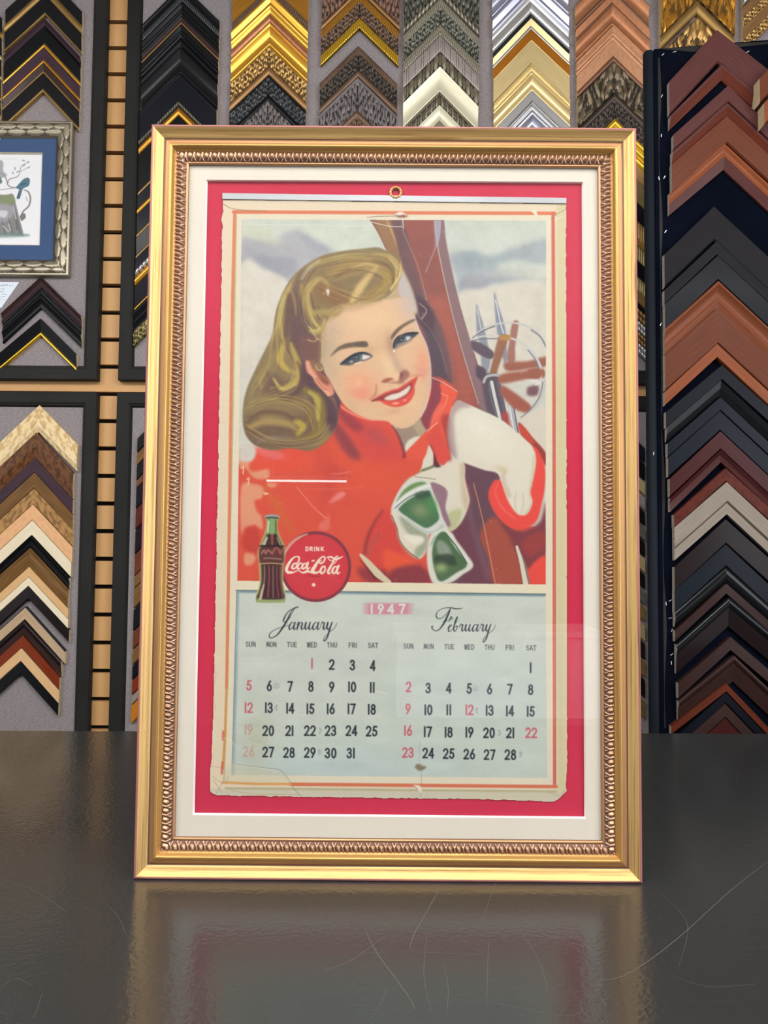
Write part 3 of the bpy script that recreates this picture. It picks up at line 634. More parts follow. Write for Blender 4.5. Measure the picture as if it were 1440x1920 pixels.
    P(F6((300,350),(395,350),(420,400),(468,490),(488,570),(482,700),(470,740),(462,860),(464,960),(478,1060),(486,1180),(170,1180),(178,1100),(200,1020),(212,920),(204,740),(188,640),(194,560),(222,480),(268,390)),(72,44,48),soft=.6)
    K(F6((262,130),(340,112),(426,132)),5,(158,150,146)); K(F6((264,146),(340,140),(424,148)),2.2,(60,66,66))
    K(F6((345,180),(345,330)),9,(134,164,106),soft=1.5); K(F6((300,190),(290,330)),3,(196,208,180),soft=1); K(F6((392,190),(396,320)),3,(92,114,74),soft=1)
    K(F6((275,400),(240,480)),[4,6],(186,184,150),soft=1); K(F6((345,370),(345,490)),4,(150,84,80),soft=1.5); K(F6((410,400),(450,490)),[2,3],(150,150,120),soft=1)
    K(F6((180,505),(340,500),(495,510)),2.2,(44,30,34)); P(F6((176,530),(498,530),(496,720),(176,720)),(104,58,56),soft=1,smooth=False,al=.8)
    K(F6((210,600),(240,560),(260,600),(290,560),(340,600)),3.4,(190,130,116),soft=1.2,al=.7); K(F6((350,600),(380,540),(420,540),(450,600),(470,560)),3.6,(176,100,92),soft=1.2,al=.8)
    K(F6((240,665),(330,662),(460,676)),3,(170,132,124),soft=1,al=.7); K(F6((190,735),(340,728),(490,738)),2.5,(176,150,110),soft=.8)
    for x_,c_ in ((245,(170,140,132)),(305,(168,92,92)),(355,(150,112,110)),(405,(156,76,80)),(450,(150,90,86))):
        K(F6((x_,760),(x_+2,900),(x_-(345-x_)*.1,1010),(x_-(345-x_)*.35,1160)),[2.4,2.6,2.6,3],c_,soft=1.2,al=.75)
    K(F6((190,1190),(215,1080),(240,1000)),[5,4,2],(214,190,166),soft=1.2,al=.9)
    K(F6((150,1216),(330,1222),(500,1214)),5,(150,166,108),soft=1)
    # cream strip and date panel
    def strip(q,c,**k): poly(S,q,c,smooth=False,**k)
    m0=np.zeros((GH,GW),np.float32)+1
    for q in (F6((120,110),(540,110),(540,1236),(120,1236)),): pass
    dm=Sheet(GW,GH,GX0,GY0,(1,1,1)); poly(dm,[(c0[0]+66.5*math.cos(t),c0[1]+66.5*math.sin(t)) for t in np.linspace(0,2*math.pi,48,endpoint=False)],(0,0,0))
    poly(dm,F6((262,118),(425,120),(410,260),(440,370),(490,480),(510,560),(505,700),(485,860),(485,960),(500,1040),(517,1130),(512,1222),(480,1236),(160,1236),(133,1212),(145,1110),(175,1020),(185,920),(175,740),(160,640),(165,560),(195,470),(245,350),(268,260)),(0,0,0)); nm=dm.a[...,0]
    strip([(445,1089),(1023,1096),(1024,1113),(443,1106)],(226,214,186),clip=nm)
    panel=[(443,1107),(1023,1114),(1026,1459),(434,1453)]
    strip(panel,(198,203,192),clip=nm)
    pn=Sheet(GW,GH,GX0,GY0,(0,0,0)); poly(pn,panel,(1,1,1),smooth=False); pm=pn.a[...,0]*nm
    K([(444,1109),(1023,1116)],5,(118,142,150),soft=2,smooth=False,clip=pm); K([(443,1107),(1023,1114)],2,(92,104,112),smooth=False,clip=nm)
    K([(446,1110),(437,1453)],5,(140,160,166),soft=2.5,smooth=False,clip=pm)
    K([(444,1108),(434.5,1453)],1.5,(110,124,130),smooth=False,clip=pm)
    blob(S,(640,1440),260,40,0,(184,198,196),al=.7,clip=pm); blob(S,(560,1180),120,60,0,(204,208,196),al=.6,clip=pm)
    blob(S,(480,1390),30,60,0,(186,186,164),al=.7,clip=pm); blob(S,(900,1300),150,60,0,(190,198,194),al=.6,clip=pm)
    S.a+=((vnoise(GH,GW,40,8,.4)-.5)*9)[...,None]*pm[...,None]
    # creases
    K([(434,1432),(500,1440),(525,1444),(540,1460),(552,1480),(566,1494)],1.4,(150,146,132),al=.8); K([(436,1433),(500,1442),(523,1447)],1.2,(222,216,200),al=.8)
    P([(434,1436),(500,1444),(525,1448),(540,1466),(424,1466)],(196,186,150),soft=1.5,al=.35)
    K([(452,1235),(520,1230),(560,1210)],1.5,(216,216,204),al=.5)
    K([(788,1390),(786,1420),(790,1440),(789,1500)],1.2,(170,166,150),al=.8); K([(440,1383),(600,1420),(900,1432)],1.2,(212,212,202),al=.5)
    P([(778,1438),(784,1432),(792,1436),(799,1437),(796,1442),(786,1445)],(136,122,98),soft=.8)
    for q in (((704,1296),(716,1298),(724,1300)),((566,1342),(574,1338)),((943,1272),(952,1278))): K(q,2,(226,216,190),al=.8)
    # year banner
    pk=(206,140,152)
    P([(690,1131),(766,1131),(764,1152),(690,1152)],pk,soft=.5,smooth=False)
    for i in range(8): P([(678+i*1.6,1131),(692,1131),(692,1152),(678+i*1.6,1152)],pk,smooth=False,al=.13); P([(762,1131),(778-i*1.6,1131),(776-i*1.6,1152),(762,1152)],pk,smooth=False,al=.13)
    for ch,x_,w_ in (('1',697,9),('9',714,10),('4',733,11),('7',754,11)):
        for s_ in GL[ch]: K([(x_+(0 if ch=='1' else (a-.5)*w_),1141.5+(b-.5)*16) for a,b in s_],3.6,(214,216,206),soft=.7,smooth=len(s_)>3)
    # month names in script
    ink=(52,56,64)
    J=lambda q,w: K(C1(*q),w,ink,soft=.55)
    J(((720,150),(690,158),(640,190),(610,240),(605,262),(630,258),(655,230),(690,160)),[.9,1.4,1.6,2.6,1.6,1,1,.8])
    J(((718,152),(670,180),(640,240),(605,300),(560,360),(520,384),(500,376),(510,345),(560,315),(640,290)),[1,1.5,3.4,3.6,2.2,1.6,1.8,1.4,1,.8])
    def lc(C,s,x,y,h,out):
        # joined lower-case script; x,y baseline in zoom units, h x-height
        for c in s:
            if c=='a':
                C(((x+.75*h,y-.85*h),(x+.45*h,y-h),(x+.1*h,y-.5*h),(x+.12*h,y-.02*h),(x+.45*h,y-.2*h),(x+.85*h,y-.9*h)),[1,1.2,3,2.2,1,.9])
                C(((x+.9*h,y-h),(x+.68*h,y-.3*h),(x+.78*h,y),(x+1.15*h,y-.4*h)),[2,3,1.6,.8]); x+=1.12*h
            elif c=='n':
                C(((x,y-.6*h),(x+.25*h,y-h),(x+.2*h,y-.6*h),(x+.02*h,y)),[.8,2.2,3,2])
                C(((x+.1*h,y-.3*h),(x+.5*h,y-.95*h),(x+.75*h,y-.85*h),(x+.6*h,y-.3*h),(x+.7*h,y),(x+1.05*h,y-.4*h)),[.8,1.2,2.4,3,1.8,.8]); x+=1.02*h
            elif c=='u':
                C(((x,y-.6*h),(x+.25*h,y-h),(x+.1*h,y-.3*h),(x+.2*h,y-.02*h),(x+.55*h,y-.4*h),(x+.8*h,y-h)),[.8,2,3,1.6,.9,1.6])
                C(((x+.8*h,y-h),(x+.62*h,y-.3*h),(x+.72*h,y),(x+1.1*h,y-.4*h)),[2,3,1.6,.8]); x+=1.08*h
            elif c=='r':
                C(((x,y-.5*h),(x+.25*h,y-1.05*h),(x+.35*h,y-.9*h),(x+.55*h,y-.95*h),(x+.4*h,y-.4*h),(x+.45*h,y),(x+.8*h,y-.4*h)),[.8,1.6,1.6,1.6,3,1.8,.8]); x+=.78*h
            elif c=='y':
                C(((x,y-.6*h),(x+.25*h,y-h),(x+.1*h,y-.3*h),(x+.2*h,y-.02*h),(x+.55*h,y-.4*h),(x+.8*h,y-h)),[.8,2,3,1.6,.9,1.6])
                C(((x+1.5*h,y-.9*h),(x+1.1*h,y-.2*h),(x+.5*h,y+.3*h),(x-.1*h,y+.9*h),(x-.35*h,y+1.45*h),(x-.15*h,y+1.5*h),(x+.2*h,y+.9*h),(x+.45*h,y),(x+.8*h,y-h)),[.8,.9,1,1,1.6,2,2.6,3,2]); x+=h
            elif c=='e':
                C(((x,y-.4*h),(x+.45*h,y-.7*h),(x+.5*h,y-.98*h),(x+.15*h,y-.6*h),(x+.12*h,y-.05*h),(x+.4*h,y-.05*h),(x+.8*h,y-.5*h)),[.8,1,1.2,3,2.4,1.2,.8]); x+=.75*h
            elif c=='b':
                C(((x+.05*h,y-.5*h),(x+.5*h,y-1.4*h),(x+.65*h,y-2.1*h),(x+.4*h,y-1.6*h),(x+.12*h,y-.5*h),(x+.2*h,y),(x+.55*h,y-.3*h),(x+.6*h,y-.8*h),(x+.4*h,y-.6*h),(x+.95*h,y-.85*h)),[.8,1,1.4,2.4,3.2,1.6,1.4,1.4,1,.8]); x+=.9*h
    lc(J,'anuary',645,322,55,None)
    Fb=lambda q,w: K(C2(*q),w,ink,soft=.55)
    Fb(((585,162),(540,166),(500,158),(440,164),(400,190),(392,225),(415,240),(450,222),(500,165)),[.9,2.2,1.6,1,1.2,2,1.4,1,.8])
    Fb(((500,162),(478,215),(448,275),(415,320),(385,332),(360,312),(362,298)),[1.6,3.4,3.6,2,1.2,2,3])
    Fb(((450,262),(490,250),(512,238),(502,228),(488,262)),[.8,1,1.4,2,1])
    lc(Fb,'ebruary',478,335,52,None)
    # weekday heads
    k1=(74,78,80)
    for s_,x_ in zip(('SUN','MON','TUE','WED','THU','FRI','SAT'),(470,509,547.5,585,622.5,661.5,699.5)): text(S,s_,x_,1208+(x_-470)*.009,8.6,5.0,1.35,k1,1.6)
    for s_,x_ in zip(('SUN','MON','TUE','WED','THU','FRI','SAT'),(766,804,842.5,880,918,956,996)): text(S,s_,x_,1211.5+(x_-766)*.014,8.6,5.0,1.35,k1,1.6)
    # dates
    bk,rd=(46,50,58),(198,98,112)
    jx=[(468,503,542,582,621,659,699)]
    rows=[[None,None,None,('1',585,1244,rd),('2',622,1246),('3',661,1247),('4',699,1248)],
          [('5',467,1285,rd),('6',505,1286),('7',544,1287),('8',583,1287),('9',622,1288),('10',660,1288),('11',698,1289)],
          [('12',466,1327,rd),('13',504,1327),('14',544,1328),('15',582,1329),('16',620,1329),('17',659,1329),('18',697,1330)],
          [('19',466,1368,(190,160,146)),('20',503,1370),('21',543,1370),('22',581,1370),('23',620,1370),('24',659,1370),('25',697,1371)],
          [('26',466,1409,(194,164,150)),('27',503,1410),('28',542,1411),('29',581,1411),('30',620,1412),('31',658,1412)],
          [('1',995,1252,bk)],
          [('2',766,1288,rd),('3',803,1290),('4',841.5,1290),('5',880,1291),('6',918,1292),('7',956,1292),('8',995,1293)],
          [('9',765,1329,rd),('10',803,1331),('11',841.5,1331),('12',880,1331,rd),('13',918,1332),('14',956,1333),('15',995,1334)],
          [('16',765,1370,rd),('17',802,1372),('18',841,1373),('19',880,1373),('20',917,1374),('21',957,1374),('22',996,1374,rd)],
          [('23',765,1411,rd),('24',803,1412),('25',841.5,1413),('26',880,1414),('27',918,1415),('28',957,1415)]]
    for r_ in rows:
        for e in r_:
            if e:
                c=e[3] if len(e)>3 else bk
                text(S,e[0],e[1],e[2],17.6,8.6 if len(e[0])>1 else 8.6,3.1,c,2.6 if '1' in e[0] else 3.0)
    for x_,y_,t_ in ((518,1286,0),(519,1327,1),(599,1370,2),(598,1410,3),(892,1291,0),(895,1332,1),(935,1374,2),(975,1414,3)):
        g=(150,156,152)
        if t_==0:
            stroke(S,[(x_+5*math.cos(t),y_+5*math.sin(t)) for t in np.linspace(0,2*math.pi,12,endpoint=False)],1,g,closed=True); K([(x_-2.5,y_-1),(x_-1,y_),(x_+2,y_-1.5)],1,g); K([(x_-2,y_+2),(x_+2,y_+2)],1,g)
        else:
            sgn=-1 if t_==1 else 1
            K([(x_-sgn*1+sgn*5*math.cos(t),y_+5*math.sin(t)) for t in np.linspace(-1.5,1.5,8)],1,g); K([(x_-sgn*1+sgn*2.2*math.cos(t),y_+4.6*math.sin(t)) for t in np.linspace(-1.5,1.5,8)],1,g)
            if t_!=2: K([(x_-sgn*2,y_-2),(x_,y_-1.5),(x_-.5,y_+2.5)],.9,g)
    # orange rule
    o=(212,116,86)
    K([(440,398),(436,560),(433,760),(428,1110),(425,1290)],6,(214,132,92),soft=.8,smooth=False)
    K([(425,1290),(422,1380),(418,1440)],5,(206,150,84),soft=1,smooth=False,al=.9)
    K([(419,1372),(418,1386)],5,o,soft=.7,al=.9); K([(417,1430),(416,1450)],4.5,(206,96,84),al=.8)
    K([(438,397.5),(760,399),(1040,400)],6.5,(216,122,88),soft=.8,smooth=False)
    K([(1037,400),(1039,760),(1040,1473)],6.5,(206,104,90),soft=.8,smooth=False)
    K([(545,1470.5),(1043,1475)],6.5,o,soft=.8,smooth=False); K([(418,1467),(480,1470),(545,1470)],4.5,(214,158,92),soft=1.2,smooth=False)
    # creased corners, tears
    K([(415,380),(440,392),(500,396)],1.2,(120,104,84),al=.8)
    P([(740,404),(750,399),(766,405),(752,409)],(140,110,96),soft=.6); K([(688,408),(706,406),(740,405)],1.3,(120,96,84),al=.8); P([(740,402),(752,397),(764,405),(752,404)],(232,222,210),soft=.5); P([(752,403),(762,404),(756,407)],(150,60,60),soft=.5)
    K([(754,408),(756,420),(757,428)],1.4,(222,214,200)); K([(690,415),(730,424),(754,425)],1.4,(220,208,190),al=.9)
    P([(997,395),(1005,396),(1008,405),(1002,402)],(236,228,208),soft=.5); K([(1036,408),(1050,398),(1062,392)],1.2,(160,140,110)); K([(1040,412),(1056,406)],1.4,(236,226,204))
    P([(774,1472),(788,1474),(790,1486),(780,1478)],(232,224,206),soft=.6); K([(775,1472),(783,1480)],1.4,(206,110,96))
    for q in (((398,1455),(420,1470),(428,1455)),((400,1462),(416,1486)),((420,1462),(404,1490)),((430,1480),(470,1488),(560,1490)),((395,1436),(414,1440)),((1030,1486),(1050,1492),(1058,1480)),((405,1262),(400,1300),(404,1330))): K(q,1.2,(176,160,128),al=.7); 
    K([(445,420),(700,424)],1.3,(222,216,200),al=.7)
    K([(397,1384),(430,1386),(440,1398)],1.1,(236,226,204),al=.7)
    blob(S,(1052,700),9,300,0,(206,192,150),al=.5); blob(S,(1050,1250),8,200,0,(200,190,150),al=.5)
    # white chip in the hair, speckles
    P(F1((822,690),(848,684),(852,712),(838,745),(830,715)),(228,218,208),soft=.5)
    for x_,y_ in rs.uniform((455,415),(1020,1090),(46,2)): blob(S,(x_,y_),.9,.9,0,(226,206,190),al=.6)
    for x_,y_ in rs.uniform((400,1110),(1060,1500),(40,2)): blob(S,(x_,y_),.9,.7,0,(180,170,140),al=.5)
    S.a+=((vnoise(GH,GW,2.2,11)-.5)*5)[...,None]
    return np.clip(S.a,0,255)
# ------------------------------------------------------------------ materials
KB=1.0   # print and board albedo factor
PAL={ # name: (display rgb, roughness, metallic, kind, coat, variation, rgb2)
 'black':((20,21,24),.28,0,'plain',.25,.1,None),'blackmatte':((24,24,27),.5,0,'plain',0,.12,None),'blackgloss':((22,23,26),.12,0,'plain',.6,.1,None),
 'navyblack':((18,20,28),.42,0,'plain',.1,.12,None),'charcoal':((24,22,26),.5,0,'wood',.0,.18,None),'slate':((18,23,32),.4,0,'plain',.15,.12,None),
 'darkbrown':((58,42,40),.35,0,'wood',.2,.25,None),'purplebrown':((64,46,56),.45,0,'wood',.1,.2,None),'gold':((206,146,56),.3,.8,'gilt',0,.15,None),
 'goldbright':((232,176,70),.26,.8,'gilt',0,.12,None),'goldpale':((238,214,156),.33,.7,'gilt',0,.08,None),'golddark':((160,128,76),.4,.7,'gilt',0,.2,None),
 'goldyellow':((240,190,60),.25,.8,'gilt',0,.15,None),'orangegold':((210,134,44),.3,.8,'gilt',0,.12,None),'brassbrown':((150,112,72),.4,.6,'gilt',0,.25,None),
 'goldorn':((186,146,86),.34,.7,'gilt',0,.25,None),'brownorn':((112,86,68),.45,.4,'gilt',0,.35,None),'rosebrown':((150,112,94),.5,.3,'gilt',0,.25,None),
 'greyorn':((112,104,104),.5,.35,'gilt',0,.25,None),'blackorn':((52,54,58),.3,.4,'plain',.2,.3,None),'silver':((206,206,208),.28,.85,'gilt',0,.1,None),
 'silverlilac':((188,190,212),.3,.8,'gilt',0,.08,None),'silverwarm':((176,170,152),.36,.7,'gilt',0,.18,None),'silverdark':((112,112,100),.42,.6,'gilt',0,.35,None),
 'mauvesilver':((170,158,154),.4,.5,'gilt',0,.2,None),'taupe':((132,124,104),.42,.5,'gilt',0,.25,None),'creamgilt':((214,208,182),.4,.4,'wood',0,.06,None),
 'copper':((176,118,82),.38,.6,'burl',0,.08,None),'copperlight':((200,146,110),.4,.5,'burl',0,.07,None),'copperdark':((130,92,72),.42,.5,'gilt',0,.2,None),
 'bronze':((112,98,78),.36,.6,'gilt',0,.4,None),'bronzedark':((70,60,52),.4,.5,'gilt',0,.35,None),'olivegold':((136,122,74),.4,.6,'gilt',0,.2,None),
 'mahogany':((84,48,46),.42,0,'wood',.15,.13,None),'redbrown':((92,42,28),.42,0,'wood',.15,.15,None),'walnut':((98,52,34),.42,0,'wood',.15,.14,None),
 'cherry':((118,66,44),.42,0,'wood',.15,.12,None),'cherrybright':((130,70,42),.4,0,'wood',.2,.12,None),'burgundy':((64,28,28),.4,0,'wood',.2,.15,None),
 'brick':((82,34,25),.5,0,'burl',.1,.18,None),'wengetaupe':((138,127,117),.5,0,'wood',0,.07,None),'espresso':((28,18,20),.32,0,'wood',.3,.15,None),'mocha':((50,32,29),.36,0,'wood',.3,.15,None),
 'burlcream':((226,204,158),.35,0,'burl',.2,.06,(200,164,112)),'burlbrown':((100,64,38),.35,0,'burl',.3,.2,(76,48,30)),'oliveburl':((166,126,78),.35,0,'burl',.3,.12,(128,92,52)),
 'olivebrown':((112,80,44),.4,0,'wood',.2,.25,None),'peach':((222,172,126),.38,0,'burl',.2,.05,None),'ivory':((228,214,186),.4,0,'wood',.2,.05,None),'maple':((214,172,122),.4,0,'wood',.2,.07,None),
 'taupemaple':((186,160,130),.4,0,'wood',.1,.07,None),'cherryred':((120,48,24),.3,0,'wood',.4,.15,None),'tan':((216,176,130),.42,0,'wood',.1,.05,None),'amber':((184,112,28),.35,0,'wood',.2,.15,None),
 'rawwood':((206,186,150),.7,0,'wood',0,.1,None),'rawgrey':((168,160,148),.7,0,'wood',0,.15,None),
}
def pm(n):
    c,r,me,k,coat,var,c2=PAL[n]
    return mat(n,c,r,me,k,KWALL,coat*.35,var,0,.5 if me else .09,c2)
def patina_shade(n):  # antique wash in low spots, doubling as recess shade put into the colour
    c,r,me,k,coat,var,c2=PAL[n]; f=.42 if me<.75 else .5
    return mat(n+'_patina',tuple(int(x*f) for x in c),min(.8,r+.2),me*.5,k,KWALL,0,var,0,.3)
KWALL=1.0
felt=mat('felt_grey',(142,134,136),.95,0,'felt',1.0,0,.16,.9,.1)
m=felt; nt=m.node_tree
for n in nt.nodes:
    if n.type=='MAPPING': n.inputs['Scale'].default_value=(120,120,300)
board_black=mat('board_frame_black',(38,38,37),.55,0,'plain',1,.0,.14,.3,.12)
slat=mat('slat_maple',(206,158,104),.5,0,'plain',1,0,.03,0,.3)
groove=mat('slat_groove',(14,12,12),.9)
# ------------------------------------------------------------------ room
YWALL=1.412
def struct(o): o['kind']='structure'; return o
zt=at(212,41.6,YWALL)[2]; zb=at(183,1364,YWALL)[2]; pitch=(zt-zb)/26
mb=MB(); k=-40
zs=[zt+pitch*i for i in range(-38,22)]
ZF,ZC=-.92,1.98
for z in zs:
    lo,hi=z+.006,z+pitch-.006
    if hi<ZF or lo>ZC: continue
    mb.box((-3.4,YWALL,max(lo,ZF)),(3.4,YWALL+.018,min(hi,ZC)),slat)
mb.box((-3.4,YWALL+.018,ZF),(3.4,YWALL+.03,ZC),groove)
struct(mb.build('wall_back'))
plaster=mat('plaster',(205,202,196),.9); ceilm=mat('ceiling_white',(225,224,220),.9); dimwall=mat('wall_dim',(140,134,126),.9); floorm=mat('floor_grey',(120,112,104),.6)
def slab(name,a,b,m):
    mb=MB(); mb.box(a,b,m); return struct(mb.build(name))
slab('floor',(-3.5,-12.1,ZF-.1),(3.5,YWALL+.13,ZF),floorm)
slab('ceiling',(-3.5,-12.1,ZC),(3.5,YWALL+.13,ZC+.1),ceilm)
slab('wall_left',(-3.5,-12,ZF),(-3.4,YWALL,ZC),plaster)
slab('wall_right',(3.4,-12,ZF),(3.5,YWALL,ZC),plaster)
slab('wall_front',(-3.5,-12.1,ZF),(3.5,-12,ZC),dimwall)
# ------------------------------------------------------------------ worktop
KT=1.0
table=mat('worktop_dark',(46,48,48),.2,0,'plain',KT,0,.07,0,.8)
nt=table.node_tree; N=nt.nodes; b=N['Principled BSDF']; tc=[n for n in N if n.type=='TEX_COORD'][0]
n1=N.new('ShaderNodeTexNoise'); n1.inputs['Scale'].default_value=230; n1.inputs['Detail'].default_value=2; nt.links.new(tc.outputs['Object'],n1.inputs[0])
n3=N.new('ShaderNodeTexNoise'); n3.inputs['Scale'].default_value=2.5; n3.inputs['Detail'].default_value=4; nt.links.new(tc.outputs['Object'],n3.inputs[0])
mr=N.new('ShaderNodeMapRange'); mr.inputs['From Min'].default_value=.35; mr.inputs['From Max'].default_value=.7; mr.inputs['To Min'].default_value=.12; mr.inputs['To Max'].default_value=.26
nt.links.new(n3.outputs['Fac'],mr.inputs[0]); nt.links.new(mr.outputs[0],b.inputs['Roughness'])
bp=N.new('ShaderNodeBump'); bp.inputs['Strength'].default_value=.35; bp.inputs['Distance'].default_value=.0007; nt.links.new(n1.outputs['Fac'],bp.inputs['Height']); nt.links.new(bp.outputs[0],b.inputs['Normal'])
scr=mat('scratch_pale',(104,104,98),.5,0,'plain',.9)
cnt=empty('counter',(0,0,ZF),'dark grey-brown scratched worktop counter the framed calendar stands on','counter')
bk0,bk1=on_top(0,1370),on_top(1440,1376)
sl=(bk1[1]-bk0[1])/(bk1[0]-bk0[0])
def yb(x): return bk0[1]+sl*(x-bk0[0])
XL,XR,YF=-1.3,1.3,-.62
mb=MB(); Z0=-.035
P=[(XL,YF),(XR,YF),(XR,yb(XR)),(XL,yb(XL))]
mb.quad([(x,y,0) for x,y in P],table)
mb.quad([(x,y,Z0) for x,y in reversed(P)],table)
for i in range(4):
    a,c=P[i],P[(i+1)%4]; mb.quad([(a[0],a[1],Z0),(c[0],c[1],Z0),(c[0],c[1],0),(a[0],a[1],0)],table)
top=mb.build('top',cnt,(0,0,ZF))
mb=MB(); mb.box((XL+.05,YF+.06,ZF),(XR-.05,.5,Z0),board_black); mb.build('cabinet_body',cnt,(0,0,ZF))
mb=MB()
def scratch(pts,w,n=14):
    q=spline([on_top(*p)[:2] for p in pts],False,n) if len(pts)>2 else np.array([on_top(*p)[:2] for p in pts])
    q=np.asarray(q); W=[w*(.25+.75*math.sin(math.pi*min(1,max(0,i/(len(q)-1))))**.5) for i in range(len(q))]
    for i in range(len(q)-1):
        d=q[i+1]-q[i]; L_=np.hypot(*d)+1e-9; nn=np.array([-d[1],d[0]])/L_/2
        a,b_=q[i]-nn*W[i],q[i]+nn*W[i]; c,e=q[i+1]+nn*W[i+1],q[i+1]-nn*W[i+1]
        mb.quad([(*a,.00012),(*e,.00012),(*c,.00012),(*b_,.00012)],scr)
SC=[((685,1745),(705,1785),(738,1830),(770,1875),(778,1895)),((700,1770),(712,1792),(722,1800)),((825,1665),(800,1710),(775,1755),(768,1780)),((0,1648),(60,1668),(110,1700),(125,1712)),
((198,1692),(222,1720),(236,1752)),((605,1820),(660,1800),(735,1745)),((1240,1675),(1275,1710),(1290,1745),(1270,1820)),((1440,1615),(1370,1670),(1270,1760),(1180,1825),(1120,1840)),
((640,1790),(760,1785),(890,1790),(910,1778)),((820,1870),(940,1885),(1060,1905),(1100,1890)),((916,1760),(914,1830),(912,1890)),((80,1860),(70,1890),(62,1910)),((0,1850),(30,1835),(60,1850)),
((1205,1828),(1180,1822),(1175,1826)),((1385,1445),(1380,1470)),((1150,1660),(1180,1672),(1205,1676)),((690,1918),(715,1880),(725,1850)),((800,1750),(795,1830),(810,1900)),((1290,1876),(1390,1880)),((880,1740),(905,1720),(930,1650)),
((975,1745),(1010,1800),(1030,1870)),((410,1760),(440,1745)),((1240,1780),(1265,1790)),((100,1610),(130,1575)),((1255,1830),(1330,1850),(1420,1845)),((830,1800),(840,1850),(838,1900)),((1080,1720),(1060,1790)),((650,1860),(700,1800),(790,1710)),((960,1840),(990,1870)),((1100,1440),(1106,1441)),((760,1850),(775,1872))]
for i,s_ in enumerate(SC): scratch(s_,.0005 if i in(0,2,5,7) else .00022)
rs=np.random.RandomState(3)
for i in range(70):
    x,y=rs.uniform(0,1440),rs.uniform(1392,1915)
    if 250<x<1205 and y<1660: continue
    a=rs.uniform(0,6.3); l=rs.uniform(1,4 if i%5 else 16); scratch(((x,y),(x+math.cos(a)*l*1.5,y+math.sin(a)*l*.6)),.0004)
for x,y in ((1365,1384),(1110,1740),(1056,1406),(960,1748),(80,1437),(380,1720),(783,1428),(165,1320+75),(640,1835),(1300,1752),(1163,1875),(1092,1830),(830,1688),(1370,1560),(108,1395),(1240,1722)):
    scratch(((x-1.6,y),(x+1.6,y+.8)),.0012)
s_=mb.build('scratches',top,(0,0,ZF)); s_['kind']='stuff'; s_['label']='pale scratches and specks in the worktop'
# ------------------------------------------------------------------ picture frame
FW_,FH=.47,.7158; DEP=.03
fr=empty('picture_frame',(0,0,0),'large gold picture frame with leaf-twist inner band holding the vintage calendar','picture frame')
gold_m=mat('frame_gold',(192,150,88),.36,.7,'gilt',1,0,.12,.12,.5)
gold_d=mat('frame_gold_antique',(154,112,72),.4,.6,'gilt',1,0,.15,.1)
lip_m=mat('frame_lip_rose',(146,94,88),.45,.3,'worn',1,0,.25,.1,.5,(110,66,66))
scoop_m=mat('frame_scoop_gold',(194,158,100),.45,.6,'worn',1,0,.05,.12,.5,(166,128,76))
orn_p=mat('frame_ornament_patina',(104,72,60),.5,.4,'plain',1,0,.15)  # dark wash in the twist grooves, also painting in their shade
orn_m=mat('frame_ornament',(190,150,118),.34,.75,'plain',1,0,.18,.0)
inner_m=mat('frame_inner_lip',(180,136,98),.35,.6,'gilt',1,0,.1,0)
side_m=mat('frame_side',(90,60,50),.5,0,'plain',1)
PRO=[(0,DEP,side_m),(0,.0062,side_m),(.0003,.0012,lip_m),(.0014,0,lip_m),(.0027,.0003,lip_m),(.0045,.0021,scoop_m),(.0065,.0038,scoop_m),(.0088,.005,scoop_m),(.0113,.0056,scoop_m),(.0120,.0068,side_m),(.0127,.0058,gold_d),(.0145,.0054,gold_d),(.0168,.0052,gold_d),(.0176,.0044,gold_m),(.0187,.0041,gold_m),(.0196,.0049,gold_m),(.0208,.0072,gold_m),(.0222,.0092,gold_m),(.0234,.0098,gold_d),(.0322,.0112,gold_d),(.0326,.0106,inner_m),(.0338,.0106,inner_m),(.0346,.0125,inner_m)]
def rpt(side,s,u,d):
    if side=='b': return (-FW_/2+s,d,u)
    if side=='t': return (-FW_/2+s,d,FH-u)
    if side=='l': return (-FW_/2+u,d,s)
    return (FW_/2-u,d,s)
def orn(s,t,p=.00805):
    f=(s/p+.22*t)%1.
    egg=math.exp(-((f-.5)/.2)**2*1.2)*min(1,t/.12)*max(0,min(1,(.72-t)/.25))
    g=min(f,1-f)
    rb=.75*math.exp(-(g/.085)**2)*(1 if t<.55 else max(0,1-(t-.55)/.2))
    if t>.4:
        for o_ in (.28,-.12):
            gg=abs(((f-o_*(t-.4)*2.2)+.5)%1-.5); rb=max(rb,.6*math.exp(-(gg/.07)**2)*min(1,(t-.4)/.1)*min(1,(1-t)/.1))
    return max(egg,rb)*(min(1,(1-t)/.05))
